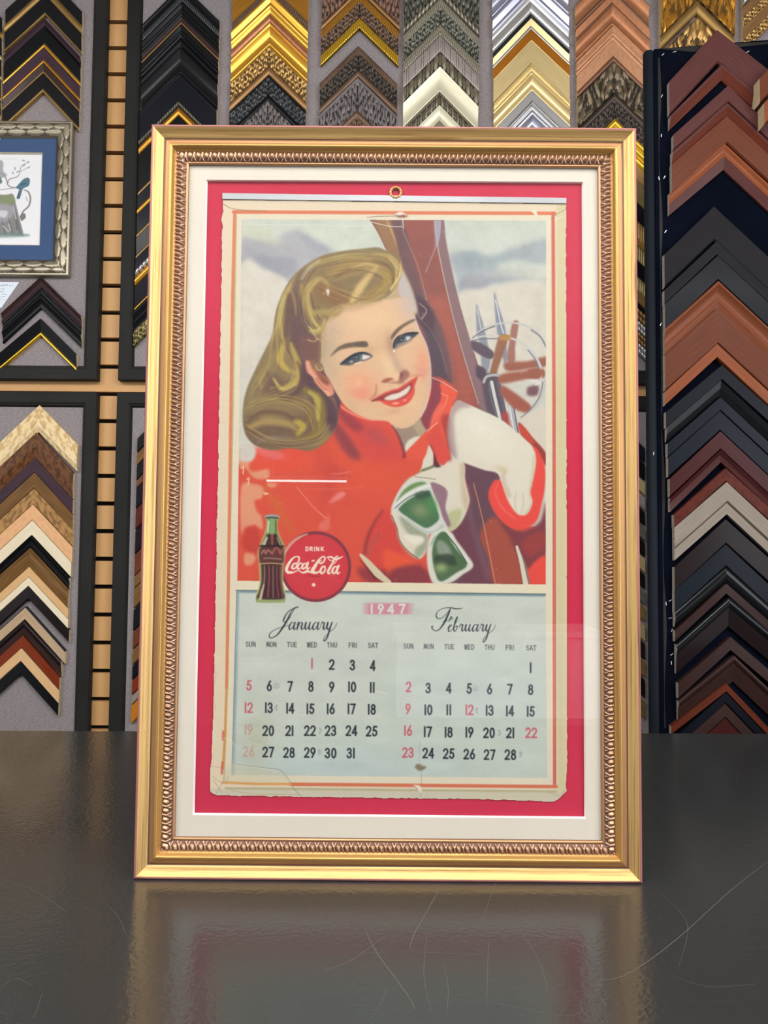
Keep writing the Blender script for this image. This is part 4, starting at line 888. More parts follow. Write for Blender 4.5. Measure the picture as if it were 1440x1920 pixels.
for side,nm in (('b','bottom'),('t','top'),('l','left'),('r','right')):
    Ls=FW_ if side in'bt' else FH
    mb=MB(); n=40; P=[];UV=[]
    for i in range(n+1):
        row=[];uv=[];acc=0
        for j,(u,d,_) in enumerate(PRO):
            s=u+(Ls-2*u)*i/n
            row.append(rpt(side,s,u,d)); 
            if j: acc+=math.hypot(u-PRO[j-1][0],min(.01,abs(d-PRO[j-1][1])))
            uv.append((s*.4+'btlr'.index(side)*.37,acc))
        P.append(row);UV.append(uv)
    mb.grid(P,None,UV,True,[q[2] for q in PRO[1:]])
    back=[rpt(side,0,0,DEP),rpt(side,Ls,0,DEP),rpt(side,Ls-.0346,.0346,DEP),rpt(side,.0346,.0346,DEP)]
    mb.quad(back,side_m); mb.quad([rpt(side,.0346,.0346,.0125),rpt(side,Ls-.0346,.0346,.0125),rpt(side,Ls-.0346,.0346,DEP),rpt(side,.0346,.0346,DEP)],side_m)
    o=mb.build('rail',fr,(0,0,0))
    me=o.data
    mb=MB(); nn=int(Ls/.00805*15); kk=15; P=[]
    u0,u1=.0233,.0322
    for i in range(nn+1):
        row=[]
        for j in range(kk+1):
            t=j/kk; u=u0+(u1-u0)*t; s=u+(Ls-2*u)*i/nn
            base=.0098+(.0112-.0098)*t
            row.append(rpt(side,s,u,base+.0002-.0024*orn(s,t)-(.0012*math.sin(math.pi*t))))
        P.append(row)
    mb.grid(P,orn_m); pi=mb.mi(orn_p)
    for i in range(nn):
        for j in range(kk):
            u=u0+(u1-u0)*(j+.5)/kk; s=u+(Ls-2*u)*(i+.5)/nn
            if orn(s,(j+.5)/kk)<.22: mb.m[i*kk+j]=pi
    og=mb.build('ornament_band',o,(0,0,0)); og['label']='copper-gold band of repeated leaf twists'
def pquad(pts,Y): return [tuple(at(x,y,Y)) for x,y in pts]
matm=mat('mat_cream',(208,199,186),.85,0,'plain',1,0,.02,.15,.2)
bev=mat('mat_bevel',(250,246,244),.7,0,'plain',1)
redm=mat('mat_red',(184,42,68),.8,0,'plain',1,0,.04,.1,.2)
YM,YR,YS=.0140,.0172,.0162
OB=[(386,337),(1093.5,341),(1098.5,1535),(361,1528)]; IB=[(389.5,340),(1090.5,344),(1095.5,1531),(365,1524)]
# cream mat
mb=MB(); u=.029; O=[(-FW_/2+u,YM,FH-u),(FW_/2-u,YM,FH-u),(FW_/2-u,YM,u),(-FW_/2+u,YM,u)]; I=pquad(OB,YM); J=pquad(IB,YR-.0004)
for i in range(4):
    mb.quad([O[i],O[(i+1)%4],I[(i+1)%4],I[i]],matm)
cm_=mb.build('cream_mat',fr,(0,0,0))
mb=MB()
for i in range(4): mb.quad([I[i],I[(i+1)%4],J[(i+1)%4],J[i]],bev)
mb.build('bevelled_edge',cm_,(0,0,0))
mb=MB(); mb.box((-FW_/2+u,YR,u),(FW_/2-u,YR+.002,FH-u),redm); mb.build('red_backing_board',fr,(0,0,0))
mb=MB(); mb.box((-FW_/2+.008,DEP-.004,.008),(FW_/2-.008,DEP-.001,FH-.008),mat('kraft',(150,120,90),.9)); mb.build('dust_cover',fr,(0,0,0))
# glass
gm=bpy.data.materials.new('picture_glass'); gm.use_nodes=True; nt=gm.node_tree; N=nt.nodes; N.clear()
out=N.new('ShaderNodeOutputMaterial'); mx=N.new('ShaderNodeMixShader'); tr=N.new('ShaderNodeBsdfTransparent'); gl=N.new('ShaderNodeBsdfGlossy'); lw=N.new('ShaderNodeLayerWeight'); pw=N.new('ShaderNodeMath'); pw.operation='POWER'; frn=N.new('ShaderNodeMapRange')
gl.inputs['Roughness'].default_value=.0; lw.inputs['Blend'].default_value=.5; pw.inputs[1].default_value=5; frn.inputs['To Min'].default_value=.085; nt.links.new(lw.outputs['Facing'],pw.inputs[0]); nt.links.new(pw.outputs[0],frn.inputs[0]); tr.inputs[0].default_value=(.985,.99,.985,1)
nt.links.new(frn.outputs[0],mx.inputs[0]); nt.links.new(tr.outputs[0],mx.inputs[1]); nt.links.new(gl.outputs[0],mx.inputs[2]); nt.links.new(mx.outputs[0],out.inputs[0])
mb=MB(); mb.quad([(-FW_/2+.033,.0121,.033),(FW_/2-.033,.0121,.033),(FW_/2-.033,.0121,FH-.033),(-FW_/2+.033,.0121,FH-.033)],gm); mb.build('glass_pane',fr,(0,0,0))
# ------------------------------------------------------------------ calendar sheet
def print_mesh(name,A,px0,py0,step,Y,mask,m,parent,loc,thick=.0006,relief=None):
    h,w=A.shape[:2]
    X,Yp=np.meshgrid(np.arange(w)*step+px0,np.arange(h)*step+py0)
    D=FW[None,None]+RT[None,None]*((X-720)/FPX)[...,None]-UP[None,None]*((Yp-960)/FPX)[...,None]
    dep=Y+(relief if relief is not None else 0)
    T=(dep-CAM[1])/D[...,1]
    V=CAM+D*T[...,None]-np.array(loc)
    idx=np.arange(h*w).reshape(h,w)
    fm=mask[:-1,:-1]&mask[1:,:-1]&mask[:-1,1:]&mask[1:,1:]
    q=np.stack([idx[:-1,:-1],idx[1:,:-1],idx[1:,1:],idx[:-1,1:]],-1)[fm]
    # skirt
    F=np.pad(fm,1); nv=h*w; back=V.reshape(-1,3)+np.array([0,thick,0])
    c=F[1:-1,1:-1]
    e=[]
    for (dy,dx,a,b) in ((-1,0,3,0),(1,0,1,2),(0,-1,0,1),(0,1,2,3)):
        nb=F[1+dy:F.shape[0]-1+dy,1+dx:F.shape[1]-1+dx]; sel=c&~nb
        qq=np.stack([idx[:-1,:-1],idx[1:,:-1],idx[1:,1:],idx[:-1,1:]],-1)[sel]
        e.append(np.stack([qq[:,a],qq[:,b],qq[:,b]+nv,qq[:,a]+nv],-1))
    q=np.concatenate([q]+e); V=np.concatenate([V.reshape(-1,3),back])
    col=np.concatenate([A.reshape(-1,3)]*2)
    used=np.unique(q); rm=np.full(len(V),-1); rm[used]=np.arange(len(used)); q=rm[q]; V=V[used]; col=col[used]
    me=bpy.data.meshes.new(name); me.vertices.add(len(V)); me.vertices.foreach_set('co',V.astype(np.float32).ravel())
    me.loops.add(len(q)*4); me.polygons.add(len(q)); me.loops.foreach_set('vertex_index',q.astype(np.int32).ravel())
    me.polygons.foreach_set('loop_start',np.arange(0,len(q)*4,4,dtype=np.int32)); me.update(calc_edges=True)
    ca=me.color_attributes.new('print','BYTE_COLOR','POINT'); cc=np.ones((len(V),4),np.float32); cc[:,:3]=col/255.
    ca.data.foreach_set('color_srgb',cc.ravel()); me.materials.append(m); me.validate()
    o=bpy.data.objects.new(name,me); COL.objects.link(o)
    if parent: o.parent=parent
    else: o.location=loc
    return o
def print_mat(name,k=1.,rough=.6,off=0.):
    m=bpy.data.materials.new(name); m.use_nodes=True; nt=m.node_tree; b=nt.nodes['Principled BSDF']
    a=nt.nodes.new('ShaderNodeVertexColor'); a.layer_name='print'
    mu=nt.nodes.new('ShaderNodeVectorMath'); mu.operation='MULTIPLY_ADD'; mu.inputs[1].default_value=(k,k,k); mu.inputs[2].default_value=(off,off,off)
    mx=nt.nodes.new('ShaderNodeVectorMath'); mx.operation='MAXIMUM'; mx.inputs[1].default_value=(.002,.002,.002)
    nt.links.new(a.outputs[0],mu.inputs[0]); nt.links.new(mu.outputs[0],mx.inputs[0]); nt.links.new(mx.outputs[0],b.inputs['Base Color']); b.inputs['Roughness'].default_value=rough; b.inputs['Specular IOR Level'].default_value=.3
    return m
art=paint_calendar()
ms=Sheet(GW,GH,GX0,GY0,(0,0,0))
ed=[(417,374),(740,378),(1062,382),(1062,470),(1063,900),(1064,1440),(1061,1474),(1063,1484),(1054,1494),(1040,1503),(900,1499),(725,1497),(560,1494),(405,1492),(393,1484),(394,1440),(397,1400),(399,1350),(403,1150),(408,900),(413,600),(416,470),(415,440),(418,425),(414,412),(418,395)]
r=np.random.RandomState(9); E_=[]
for i in range(len(ed)):
    a,b_=np.array(ed[i]),np.array(ed[(i+1)%len(ed)]); L_=np.hypot(*(b_-a)); n=max(1,int(L_/7))
    for j in range(n):
        p_=a+(b_-a)*j/n; amp=0 if i in(0,1) else (.9 if a[0]<500 or a[1]>1450 else .4)
        E_.append(tuple(p_+r.uniform(-amp,amp,2)))
poly(ms,E_,(1,1,1),smooth=False); mask=ms.a[...,0]>.5
cal=empty('wall_calendar',(0,.0165,.07),'vintage 1947 calendar with red-jacketed skier picture on red backing behind glass','calendar')
relf=(vnoise(GH,GW,60,21)-.5)*.0003+(vnoise(GH,GW,14,22)-.5)*.00012
pmt=print_mat('calendar_print',.77,.7,-.008)
sh=print_mesh('printed_sheet',art,GX0,GY0,1.,YS,mask,pmt,cal,(0,.0165,.07),.0007,relf)
tin=mat('tin_strip',(166,168,172),.4,.3,'plain',1,0,.12)
mb=MB(); a=pquad([(417,362),(1062,371),(1062,381),(417,373)],YS-.0012); b_=[(x,y+.0018,z) for x,y,z in a]
mb.quad(a,tin); mb.quad(b_,tin)
for i in range(4): mb.quad([a[i],a[(i+1)%4],b_[(i+1)%4],b_[i]],tin)
o=mb.build('metal_top_strip',cal,(0,.0165,.07)); o['label']='narrow grey metal strip along the top edge'
brass=mat('brass_ring',(176,128,74),.35,.7,'plain',1,0,.25)
mb=MB(); c=at(742,361,YR-.0016); R0=.0052; rr=.0014; P=[]
for i in range(41):
    t=i/40*2*math.pi; row=[]
    wr=rr*(1+.18*math.sin(t*11))
    for j in range(11):
        f_=j/10*2*math.pi; row.append((c[0]+(R0+wr*math.cos(f_))*math.sin(t),c[1]+wr*math.sin(f_)*.8,c[2]+(R0+wr*math.cos(f_))*math.cos(t)))
    P.append(row)
mb.grid(P,brass); o=mb.build('hanging_ring',cal,(0,.0165,.07)); o['label']='twisted brass hanging ring'
# ------------------------------------------------------------------ display boards
def board(name_label,x0,x1,y0,y1,rw,Yf,seed=0,rows=None,feltm=None,rm=None):
    """x0..x1, y0..y1 world extents of the outer frame; rw rail width"""
    root=empty('display_board',((x0+x1)/2,Yf,y0),name_label,'display board')
    loc=tuple(root.location); rm=rm or board_black
    mb=MB(); mb.box((x0+rw*.6,Yf,y0+rw*.6),(x1-rw*.6,YWALL-.001,y1-rw*.6),feltm or felt); mb.build('felt_panel',root,loc)
    fy=Yf-.012
    pr=[(0,YWALL-.0005),(0,fy+.002),(.002,fy),(rw-.012,fy),(rw-.008,fy+.003),(rw-.006,fy+.003),(rw,Yf+.001)]
    for side in 'btlr':
        L_=(x1-x0) if side in 'bt' else (y1-y0); mb=MB(); P=[]
        for s01 in (0,1):
            row=[]
            for u,d in pr:
                s=u+(L_-2*u)*s01
                if side=='b': row.append((x0+s,d,y0+u))
                elif side=='t': row.append((x0+s,d,y1-u))
                elif side=='l': row.append((x0+u,d,y0+s))
                else: row.append((x1-u,d,y0+s))
            P.append(row)
        mb.grid(P,rm,None,False); mb.build('frame_rail',root,loc)
    return root
YFELT=1.398; YR_=YFELT-.012
def wx(px,py): return at(px,py,YR_)[0]
def wz(px,py): return at(px,py,YR_)[2]
RW=wx(193,350)-wx(165,350)
zmid=wz(180,712); zlow=wz(180,735)
board('upper left display board of grey felt in black frame with bird print',wx(-330,350),wx(191,350),zmid,ZC-.05,RW,YFELT)
board('wide upper display board of grey felt behind the big gold frame',wx(230,350),wx(1640,350),zmid,ZC-.05,RW,YFELT)
zbot=-.62
board('lower left display board of grey felt with pale wood corner samples',wx(-330,1050),wx(173,1050),zbot,zlow,RW,YFELT)
board('lower display board of grey felt partly hidden behind the gold frame',wx(211,1050),wx(1640,1050),zbot,zlow,RW,YFELT)
# ------------------------------------------------------------------ corner samples
def ornh(kind,s,v,w):
    if kind=='bead':
        p=max(w,.0045); f=(s/p)%1-.5; q=(f*2)**2+((v-.5)*2)**2; return .5*w*math.sqrt(max(0,1-q))
    if kind=='rope':
        return .0012*abs(math.sin(math.pi*(s/.007+v*1.2)))*math.sin(math.pi*v)**.5
    if kind=='egg':
        p=w*1.05; f=(s/p)%1; g=math.exp(-((f-.5)/.22)**2-((v-.45)/.35)**2); e=math.exp(-(min(f,1-f)/.08)**2)*.6*math.sin(math.pi*v); return .006*max(g,e)
    if kind=='rib':
        return .0022*abs(math.sin(math.pi*s/.0085))*math.sin(math.pi*v)**.5
    if kind=='scroll':
        a=s*330; r_=math.sin(a+2.2*math.sin(v*7+a*.35))*math.cos(v*9+1.7*math.sin(a*.6)); r2=math.sin(a*2.3+v*11+2*math.sin(v*8-a))
        return .0034*(.5+.5*r_)+.0013*r2
    if kind=='leaf':
        a=s*150; r_=math.sin(a+3*math.sin(v*4+a*.4))*math.cos(v*5+2.2*math.sin(a*.5)); r2=math.sin(a*2.6+v*9+2.5*math.sin(v*6-a*.9))
        return .006*(.5+.5*r_)+.0022*abs(r2)
    return 0.
CORN=[]
def corner(xa,ya,hv,bands,xl,xr,sL=1.,sR=1.,Yb=None,h0=14,label='',group=None,end='rawwood',hL=None,hR=None):
    Yb=YFELT if Yb is None else Yb
    Ym=Yb-.012
    A=at(xa,ya,Ym); Bp=at(xl,ya+sL*(xa-xl),Ym); Cp=at(xr,ya+sR*(xr-xa),Ym); D=at(xa,ya+hv,Ym)
    HV=A[2]-D[2]-.0004
    HL=(Bp[2]-at(xl,ya+sL*(xa-xl)+(hL or hv),Ym)[2])-.0004; HR=(Cp[2]-at(xr,ya+sR*(xr-xa)+(hR or hv),Ym)[2])-.0004
    root=empty('corner_sample',(A[0],Yb,A[2]-HV),label,'frame sample',group); loc=tuple(root.location)
    em=pm(end)
    # profile
    for sgn,E_,HE in ((-1,Bp,HL),(1,Cp,HR)):
        ln=math.hypot(E_[0]-A[0],E_[2]-A[2])
        main=MB(); tfull=[(0.,0.,None)]
        t=0.;h=h0; arm=None; lips=[]
        profs=[[(0.,0.),(0.,h0)]]; mats_=[[bands[0][1]]]; cur=h0; kinds=[[None]]
        segs=[]  # each: (t0,t1,ha,hb,mat,kind,lip)
        for bd in bands:
            fr_,mk,he,kd=bd[:4]; lip=len(bd)>4
            segs.append((t,t+fr_,cur,he,mk,kd,lip)); t+=fr_; cur=he
        for (t0,t1,ha,hb,mk,kd,lip) in segs: pass
        def emit(mbx,seg,first,last):
            t0,t1,ha,hb,mk,kd,lip=seg
            w=(t1-t0)*HV*.72
            orn_=kd in('bead','rope','egg','rib','scroll','leaf')
            nj=8 if orn_ else (6 if kd in('cove','round') else 1)
            if kd in('scroll','leaf'): nj=14
            ni=1 if not orn_ else int(ln/(.0011 if kd in('bead','rope') else .0018))
            P=[];UV=[]
            js=[]
            if first: js.append((0.,-1))
            js+= [(j/nj,0) for j in range(nj+1)]
            if last: js.append((1.,-2))
            for i in range(ni+1):
                fi=i/ni; bx=A+(E_-A)*fi; H_=HV+(HE-HV)*fi; row=[];uv=[]
                for v,fl in js:
                    tt=t0+(t1-t0)*v
                    if fl<0: hh=0.
                    else:
                        if kd=='cove': hh=ha+(hb-ha)*v-abs(1)*math.sin(math.pi*v)*min(5,w*220)
                        elif kd=='round': hh=ha+(hb-ha)*v+math.sin(math.pi*v)*min(5,w*260)
                        else: hh=ha+(hb-ha)*v
                        if orn_: hh+=1000*ornh(kd,ln*fi,v,w)
                    row.append((bx[0],Yb-max(0,hh)/1000.,bx[2]-H_*tt)); uv.append((ln*fi+tt*.01+A[2],tt*HV))
                P.append(row);UV.append(uv)
            f0=len(mbx.f)
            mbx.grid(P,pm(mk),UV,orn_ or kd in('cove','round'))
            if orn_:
                pi=mbx.mi(patina_shade(mk)); nk=len(js)-1
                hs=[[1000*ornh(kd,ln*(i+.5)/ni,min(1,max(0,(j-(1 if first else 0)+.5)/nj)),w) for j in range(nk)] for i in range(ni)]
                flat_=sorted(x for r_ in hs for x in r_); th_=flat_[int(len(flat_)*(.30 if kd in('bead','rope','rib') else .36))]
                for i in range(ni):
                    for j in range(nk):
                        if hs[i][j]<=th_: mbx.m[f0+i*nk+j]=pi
            # end face
            pts=[P[-1][k] for k in range(len(js)) if js[k][1]==0]
            base=[(pts[-1][0],Yb,pts[-1][2]),(pts[0][0],Yb,pts[0][2])]
            mbx.quad(pts+base,em,[(p[1],p[2]) for p in pts+base])
        nseg=len(segs)
        for k_,sg in enumerate(segs):
            if not sg[6]: emit(main,sg,k_==0,k_==nseg-1)
        arm=main.build('moulding_arm',root,loc,flip=(sgn>0))
        for k_,sg in enumerate(segs):
            if sg[6]:
                lb=MB(); emit(lb,sg,k_==0,k_==nseg-1); o=lb.build('lip' if k_ else 'outer_edge',arm,loc,flip=(sgn>0))
    return root
ORD=['topmost','second','third','fourth','fifth','sixth','seventh','eighth','ninth','tenth','eleventh','twelfth','thirteenth','fourteenth','fifteenth','sixteenth','seventeenth','eighteenth','nineteenth','twentieth','twenty-first','twenty-second','twenty-third','twenty-fourth','twenty-fifth','twenty-sixth','twenty-seventh','twenty-eighth','twenty-ninth','thirtieth']
def column(rows,cdesc,group,xa0,xa1,xl,xr,sL,sR,Yb=None,yref=(0,200),end='rawwood',h0=14):
    """rows: (ya,hv,bands,look) ; apex px interpolated with y"""
    n=len(rows)
    for i,rw_ in enumerate(rows):
        ya,hv,bands,look=rw_[:4]
        f=(ya-yref[0])/(yref[1]-yref[0]); xa=xa0+(xa1-xa0)*f
        dx=(xa1-xa0)*f
        od='lowest' if i==n-1 else ORD[i]
        corner(xa,ya,hv,bands,xl+dx,xr+dx,sL,sR,Yb,rw_[4] if len(rw_)>4 else h0,(f'{look} corner sample, {od} in the {cdesc}' if len(f'{look} corner sample, {od} in the {cdesc}'.split())<=16 else f'{look} sample, {od} in {cdesc}'),group,end)
# preset profiles
def lipped(c,l,f=.25,a=10,b=13): return [(1-f,c,a,'flat'),(f,l,b,'round','L')]
def stepped(c,c2=None): c2=c2 or c; return [(.12,c,17,'round'),(.5,c,9,'cove'),(.12,c2,12,'round'),(.26,c2,8,'flat')]
def flatp(c): return [(.94,c,14,'flat'),(.06,c,11,'flat')]
def scoop(c,l=None): l=l or c; return [(.1,c,18,'round'),(.65,c,8,'cove'),(.25,l,9,'round')]
def ridge(c,l=None): l=l or c; return [(.22,c,17,'round'),(.2,c,12,'flat'),(.25,c,13,'round'),(.33,l,8,'cove')]
# column at the far left edge
column([(-42,38,lipped('slate','gold',.3),'slate and gold'),(-2,38,lipped('slate','goldpale',.2),'slate with pale gilt lip'),(38,34,lipped('navyblack','goldpale',.15),'navy black'),(76,36,lipped('darkbrown','gold',.2),'dark brown with gilt lip'),(114,34,lipped('black','goldyellow',.3),'black with bright gilt lip'),(150,34,lipped('black','golddark',.2),'black')],
  'column cut off at far left','samples at the far left edge',-74,-78,-150,4,1.,1.)
column([(-50,42,lipped('blackmatte','golddark',.42),'black with wide antique gold lip'),(-7,34,lipped('blackmatte','golddark',.14),'plain black thin-lipped'),(35,18,stepped('purplebrown','black'),'brown-edged grooved black'),(53,36,lipped('black','goldbright',.25),'black with bright gold lip'),(90,28,lipped('purplebrown','gold',.28),'narrow dark with bright gold lip'),(119,18,lipped('darkbrown','golddark',.3),'slim dark brown gilt-edged'),(138,34,lipped('blackmatte','golddark',.2),'flat black with dull gold lip')],
  'column above the bird print','black and gold samples above the bird print',85,79,9,153,.92,1.08)
blk=[(-28,31,[(.6,'black',14,'cove'),(.4,'blackorn',12,'rope')],'black rope-carved'),(4,27,ridge('black'),'black double-ridged'),(32,13,[(.7,'darkbrown',12,'cove'),(.3,'brassbrown',13,'round','L')],'slim brown-gold'),(46,24,ridge('blackgloss'),'glossy black ridged'),(71,17,stepped('black'),'narrow black stepped'),(89,47,[(.12,'black',18,'round'),(.88,'black',8,'cove')],'black broad scooped'),(137,52,[(.14,'navyblack',17,'round'),(.86,'navyblack',12,'flat')],'flat navy-black ridge-topped'),
 (190,27,[(.32,'silverdark',14,'bead'),(.08,'black',12,'flat'),(.6,'gold',14,'round','L')],'silver-beaded gold'),(218,75,lipped('black','golddark',.1),'broad black gilt-lipped'),(293,36,lipped('navyblack','gold',.35),'navy black with gold lip'),(330,42,lipped('navyblack','golddark',.18),'navy black thin-lipped'),(373,38,lipped('black','golddark',.16),'black thin gilt-lipped'),(412,52,[(.4,'navyblack',14,'flat'),(.25,'silver',13,'bead'),(.35,'gold',12,'round','L')],'silver-beaded navy and gold'),(466,42,lipped('navyblack','gold',.12),'navy black fine gilt-lipped'),(509,40,ridge('black'),'black ridged'),(550,26,[(1.,'olivegold',12,'scroll')],'dark olive carved')]
column(blk,'black column left of the gold frame','black samples left of the gold frame',341,335,267,411,1.0,.98)
gld=[(-72,60,[(.76,'gold',12,'flat'),(.24,'brownorn',12,'rope')],'flat mustard gold rope-edged'),(-12,39,ridge('goldbright'),'bright gold ridged'),(27,23,stepped('copper','gold'),'copper-gold stepped'),(50,34,scoop('goldbright'),'bright gold scooped'),(85,56,[(.1,'gold',14,'flat'),(.58,'goldorn',10,'scroll'),(.32,'brassbrown',12,'round')],'gold scroll-carved'),(142,49,[(.1,'black',14,'flat'),(.62,'blackorn',10,'scroll'),(.28,'black',12,'round')],'black scroll-carved'),(191,50,[(1.,'greyorn',10,'scroll')],'grey-purple carved')]
column(gld,'gold column','gold samples',507,502,434,577,.95,.98)
brn=[(-88,74,[(.85,'rosebrown',12,'scroll'),(.15,'brassbrown',13,'round')],'rose-brown textured'),(-13,65,[(.28,'gold',15,'rope'),(.4,'brownorn',9,'scroll'),(.32,'goldyellow',12,'rope','L')],'gold-edged dark brown'),(87,57,[(.25,'brownorn',15,'rope'),(.5,'bronzedark',9,'scroll'),(.25,'brownorn',12,'round','L')],'brown carved'),(145,62,[(.14,'greyorn',14,'round'),(.86,'greyorn',8,'scroll')],'grey scroll-carved'),(208,40,[(.3,'brownorn',14,'round'),(.7,'brownorn',8,'scroll')],'dark brown carved')]
column(brn,'brown column above the frame','brown carved samples',674,669,602,747,.98,.98)
slv=[(-74,70,[(.8,'silverdark',12,'scroll'),(.2,'silverwarm',13,'bead')],'dark silver carved'),(-3,68,[(.28,'silverwarm',15,'rope'),(.4,'silverdark',9,'scroll'),(.32,'silverwarm',12,'rope','L')],'silver rope-edged'),(66,32,[(1.,'mauvesilver',13,'rib')],'mauve-silver ribbed'),(98,74,[(.38,'taupe',15,'egg'),(.62,'creamgilt',8,'cove','L')],'taupe egg-carved cream'),(172,54,[(.14,'taupe',14,'bead'),(.34,'taupe',15,'egg'),(.52,'creamgilt',8,'cove','L')],'beaded egg-carved cream'),(226,26,flatp('taupe'),'small plain taupe')]
column(slv,'silver column above the frame','silver and cream samples',826,824,757,898,1.0,1.04)
wht=[(-76,34,scoop('silverlilac'),'lilac silver scooped'),(-40,47,ridge('silverlilac','silver'),'lilac silver ridged'),(8,26,stepped('silver','black'),'bright silver dark-edged'),(35,20,lipped('goldpale','silver',.4),'pale gold silver-lipped'),(55,20,flatp('orangegold'),'flat orange gold'),(75,43,[(.05,'goldpale',13,'round'),(.95,'goldpale',12,'flat')],'broad flat pale gold'),(119,20,ridge('goldpale'),'pale gold ridged'),(139,31,scoop('goldpale'),'pale gold scooped'),(170,20,flatp('silver'),'flat silver'),(191,22,ridge('silver'),'small bright silver'),(214,30,scoop('silverlilac'),'small lilac silver')]
column(wht,'pale metallic column above the frame','pale gold and silver samples',995,998,924,1067,1.05,.95)
cop=[(-58,46,scoop('copper','copperdark'),'copper scooped'),(-11,20,lipped('copper','copperdark',.3),'slim copper'),(9,38,scoop('copper'),'copper broad scooped'),(48,26,ridge('copperlight'),'light copper ridged'),(75,42,[(.7,'copperlight',12,'flat'),(.3,'copperdark',14,'round','L')],'light copper dark-lipped'),(118,56,[(1.,'bronze',9,'leaf')],'dark bronze leaf-carved'),(175,47,[(.3,'bronzedark',15,'round'),(.7,'bronzedark',9,'scroll')],'dark bronze ridged'),
 (222,50,[(.3,'goldyellow',14,'round'),(.3,'goldyellow',13,'round'),(.4,'goldyellow',11,'round')],'bright yellow gold reeded'),(272,28,flatp('golddark'),'dark gold'),(300,42,flatp('olivegold'),'flat olive gold'),(342,34,flatp('black'),'flat black'),(376,44,[(.8,'golddark',12,'rib'),(.2,'gold',13,'round')],'gold ribbed'),(420,32,[(1.,'olivegold',12,'rib')],'olive ribbed'),(452,30,flatp('black'),'plain black'),(482,28,[(1.,'olivegold',12,'rib')],'narrow olive ribbed'),(510,21,flatp('golddark'),'plain dull gold'),(532,10,flatp('black'),'thin black'),(542,22,[(.5,'golddark',12,'bead'),(.5,'golddark',12,'bead')],'gold beaded'),(565,20,[(.5,'silver',12,'bead'),(.5,'silver',12,'bead')],'silver beaded'),(586,20,[(.5,'golddark',12,'bead'),(.5,'golddark',12,'bead')],'dull gold beaded'),(607,20,[(.5,'silver',12,'bead'),(.5,'silver',12,'bead')],'dotted silver beaded')]
column(cop,'copper column right of the frame','copper, bronze and gold samples',1148,1152,1080,1218,1.0,.98)
big=[(-100,126,[(.12,'gold',26,'round'),(.68,'gold',14,'leaf'),(.2,'golddark',12,'round')],'massive gold leaf-carved'),(37,70,[(1.,'goldorn',9,'leaf')],'antique gold leaf-carved')]
column(big,'corner of the board above the black board','large gold carved samples',1305,1305,1236,1374,1.,1.,h0=20)
fa=[(-96,36,[(.5,'silverdark',14,'flat'),(.5,'silver',12,'bead')],'silver beaded'),(-58,40,[(.5,'brassbrown',14,'flat'),(.5,'goldorn',12,'scroll')],'brown-gold carved'),(-18,44,[(.5,'brassbrown',14,'flat'),(.5,'goldorn',12,'scroll')],'dull gold carved')]
column(fa,'column at top right corner','samples at the top right corner',1465,1465,1392,1540,1.,1.)
# lower left board: pale and dark woods
LW=[(74,760,50,146,1.03,[(.7,'burlcream',16,'flat'),(.06,'ivory',17,'round'),(.24,'burlcream',12,'flat')],'pale knotty burl',.94,-60),
(68,810,49,138,1.1,[(.55,'burlbrown',16,'flat'),(.45,'burlbrown',12,'flat')],'dark brown burl',.94,-70),(66,859,27,137,1.1,flatp('purplebrown'),'black-purple',.92,-70),(65,886,30,137,1.1,flatp('olivebrown'),'olive brown',.92,-70),
(64,916,30,137,1.08,flatp('oliveburl'),'tan burl',.92,-70),(62,946,30,136,1.08,flatp('peach'),'peach maple',.92,-70),(61,976,28,134,1.08,flatp('ivory'),'ivory white',.92,-70),(58,1004,23,130,1.1,stepped('black'),'stepped black',.92,-70),
(56,1028,35,128,1.08,[(.5,'olivebrown',14,'cove'),(.5,'olivebrown',12,'flat')],'two-step olive brown',.9,-70),(55,1063,19,128,1.08,flatp('maple'),'honey maple',.9,-70),(54,1082,17,128,1.08,flatp('ivory'),'narrow ivory',.9,-70),(54,1099,24,130,1.08,flatp('espresso'),'dark espresso',.9,-70),
(48,1137,24,123,1.12,[(.1,'black',14,'flat'),(.9,'taupemaple',13,'flat')],'grey-maple black-edged',.9,-70),(46,1161,31,116,1.1,[(.5,'espresso',15,'round'),(.5,'darkbrown',10,'flat')],'dark brown rounded',.9,-70),(43,1192,23,112,1.14,flatp('cherryred'),'cherry red',.9,-70),(40,1215,25,111,1.13,flatp('tan'),'light tan',.9,-70),(40,1240,24,110,1.13,flatp('black'),'plain black',.9,-70)]
for i,(xa,ya,hv,xr,sR,bd,look,sL,xl) in enumerate(LW):
    corner(xa,ya,hv,bd,xl,xr,sL,sR,None,13,f'{look} corner sample, {ORD[i] if i<16 else "lowest"} on the lower left board','wood samples on the lower left board')
# two black samples under the bird print
corner(77,519,20,stepped('darkbrown','purplebrown'),3,153,.92,.98,None,14,'dark brown outer corner sample directly under the bird print','samples under the bird print')
corner(77,541,36,[(.35,'black',14,'cove'),(.15,'black',15,'round'),(.5,'black',9,'cove')],5,153,.92,.98,None,14,'black stepped corner sample nested inside the dark brown one','samples under the bird print')
corner(77,598,30,lipped('black','goldyellow',.2),-10,144,.84,1.0,None,16,'rounded black corner sample with thin bright gold lip, lowest under bird print','samples under the bird print')
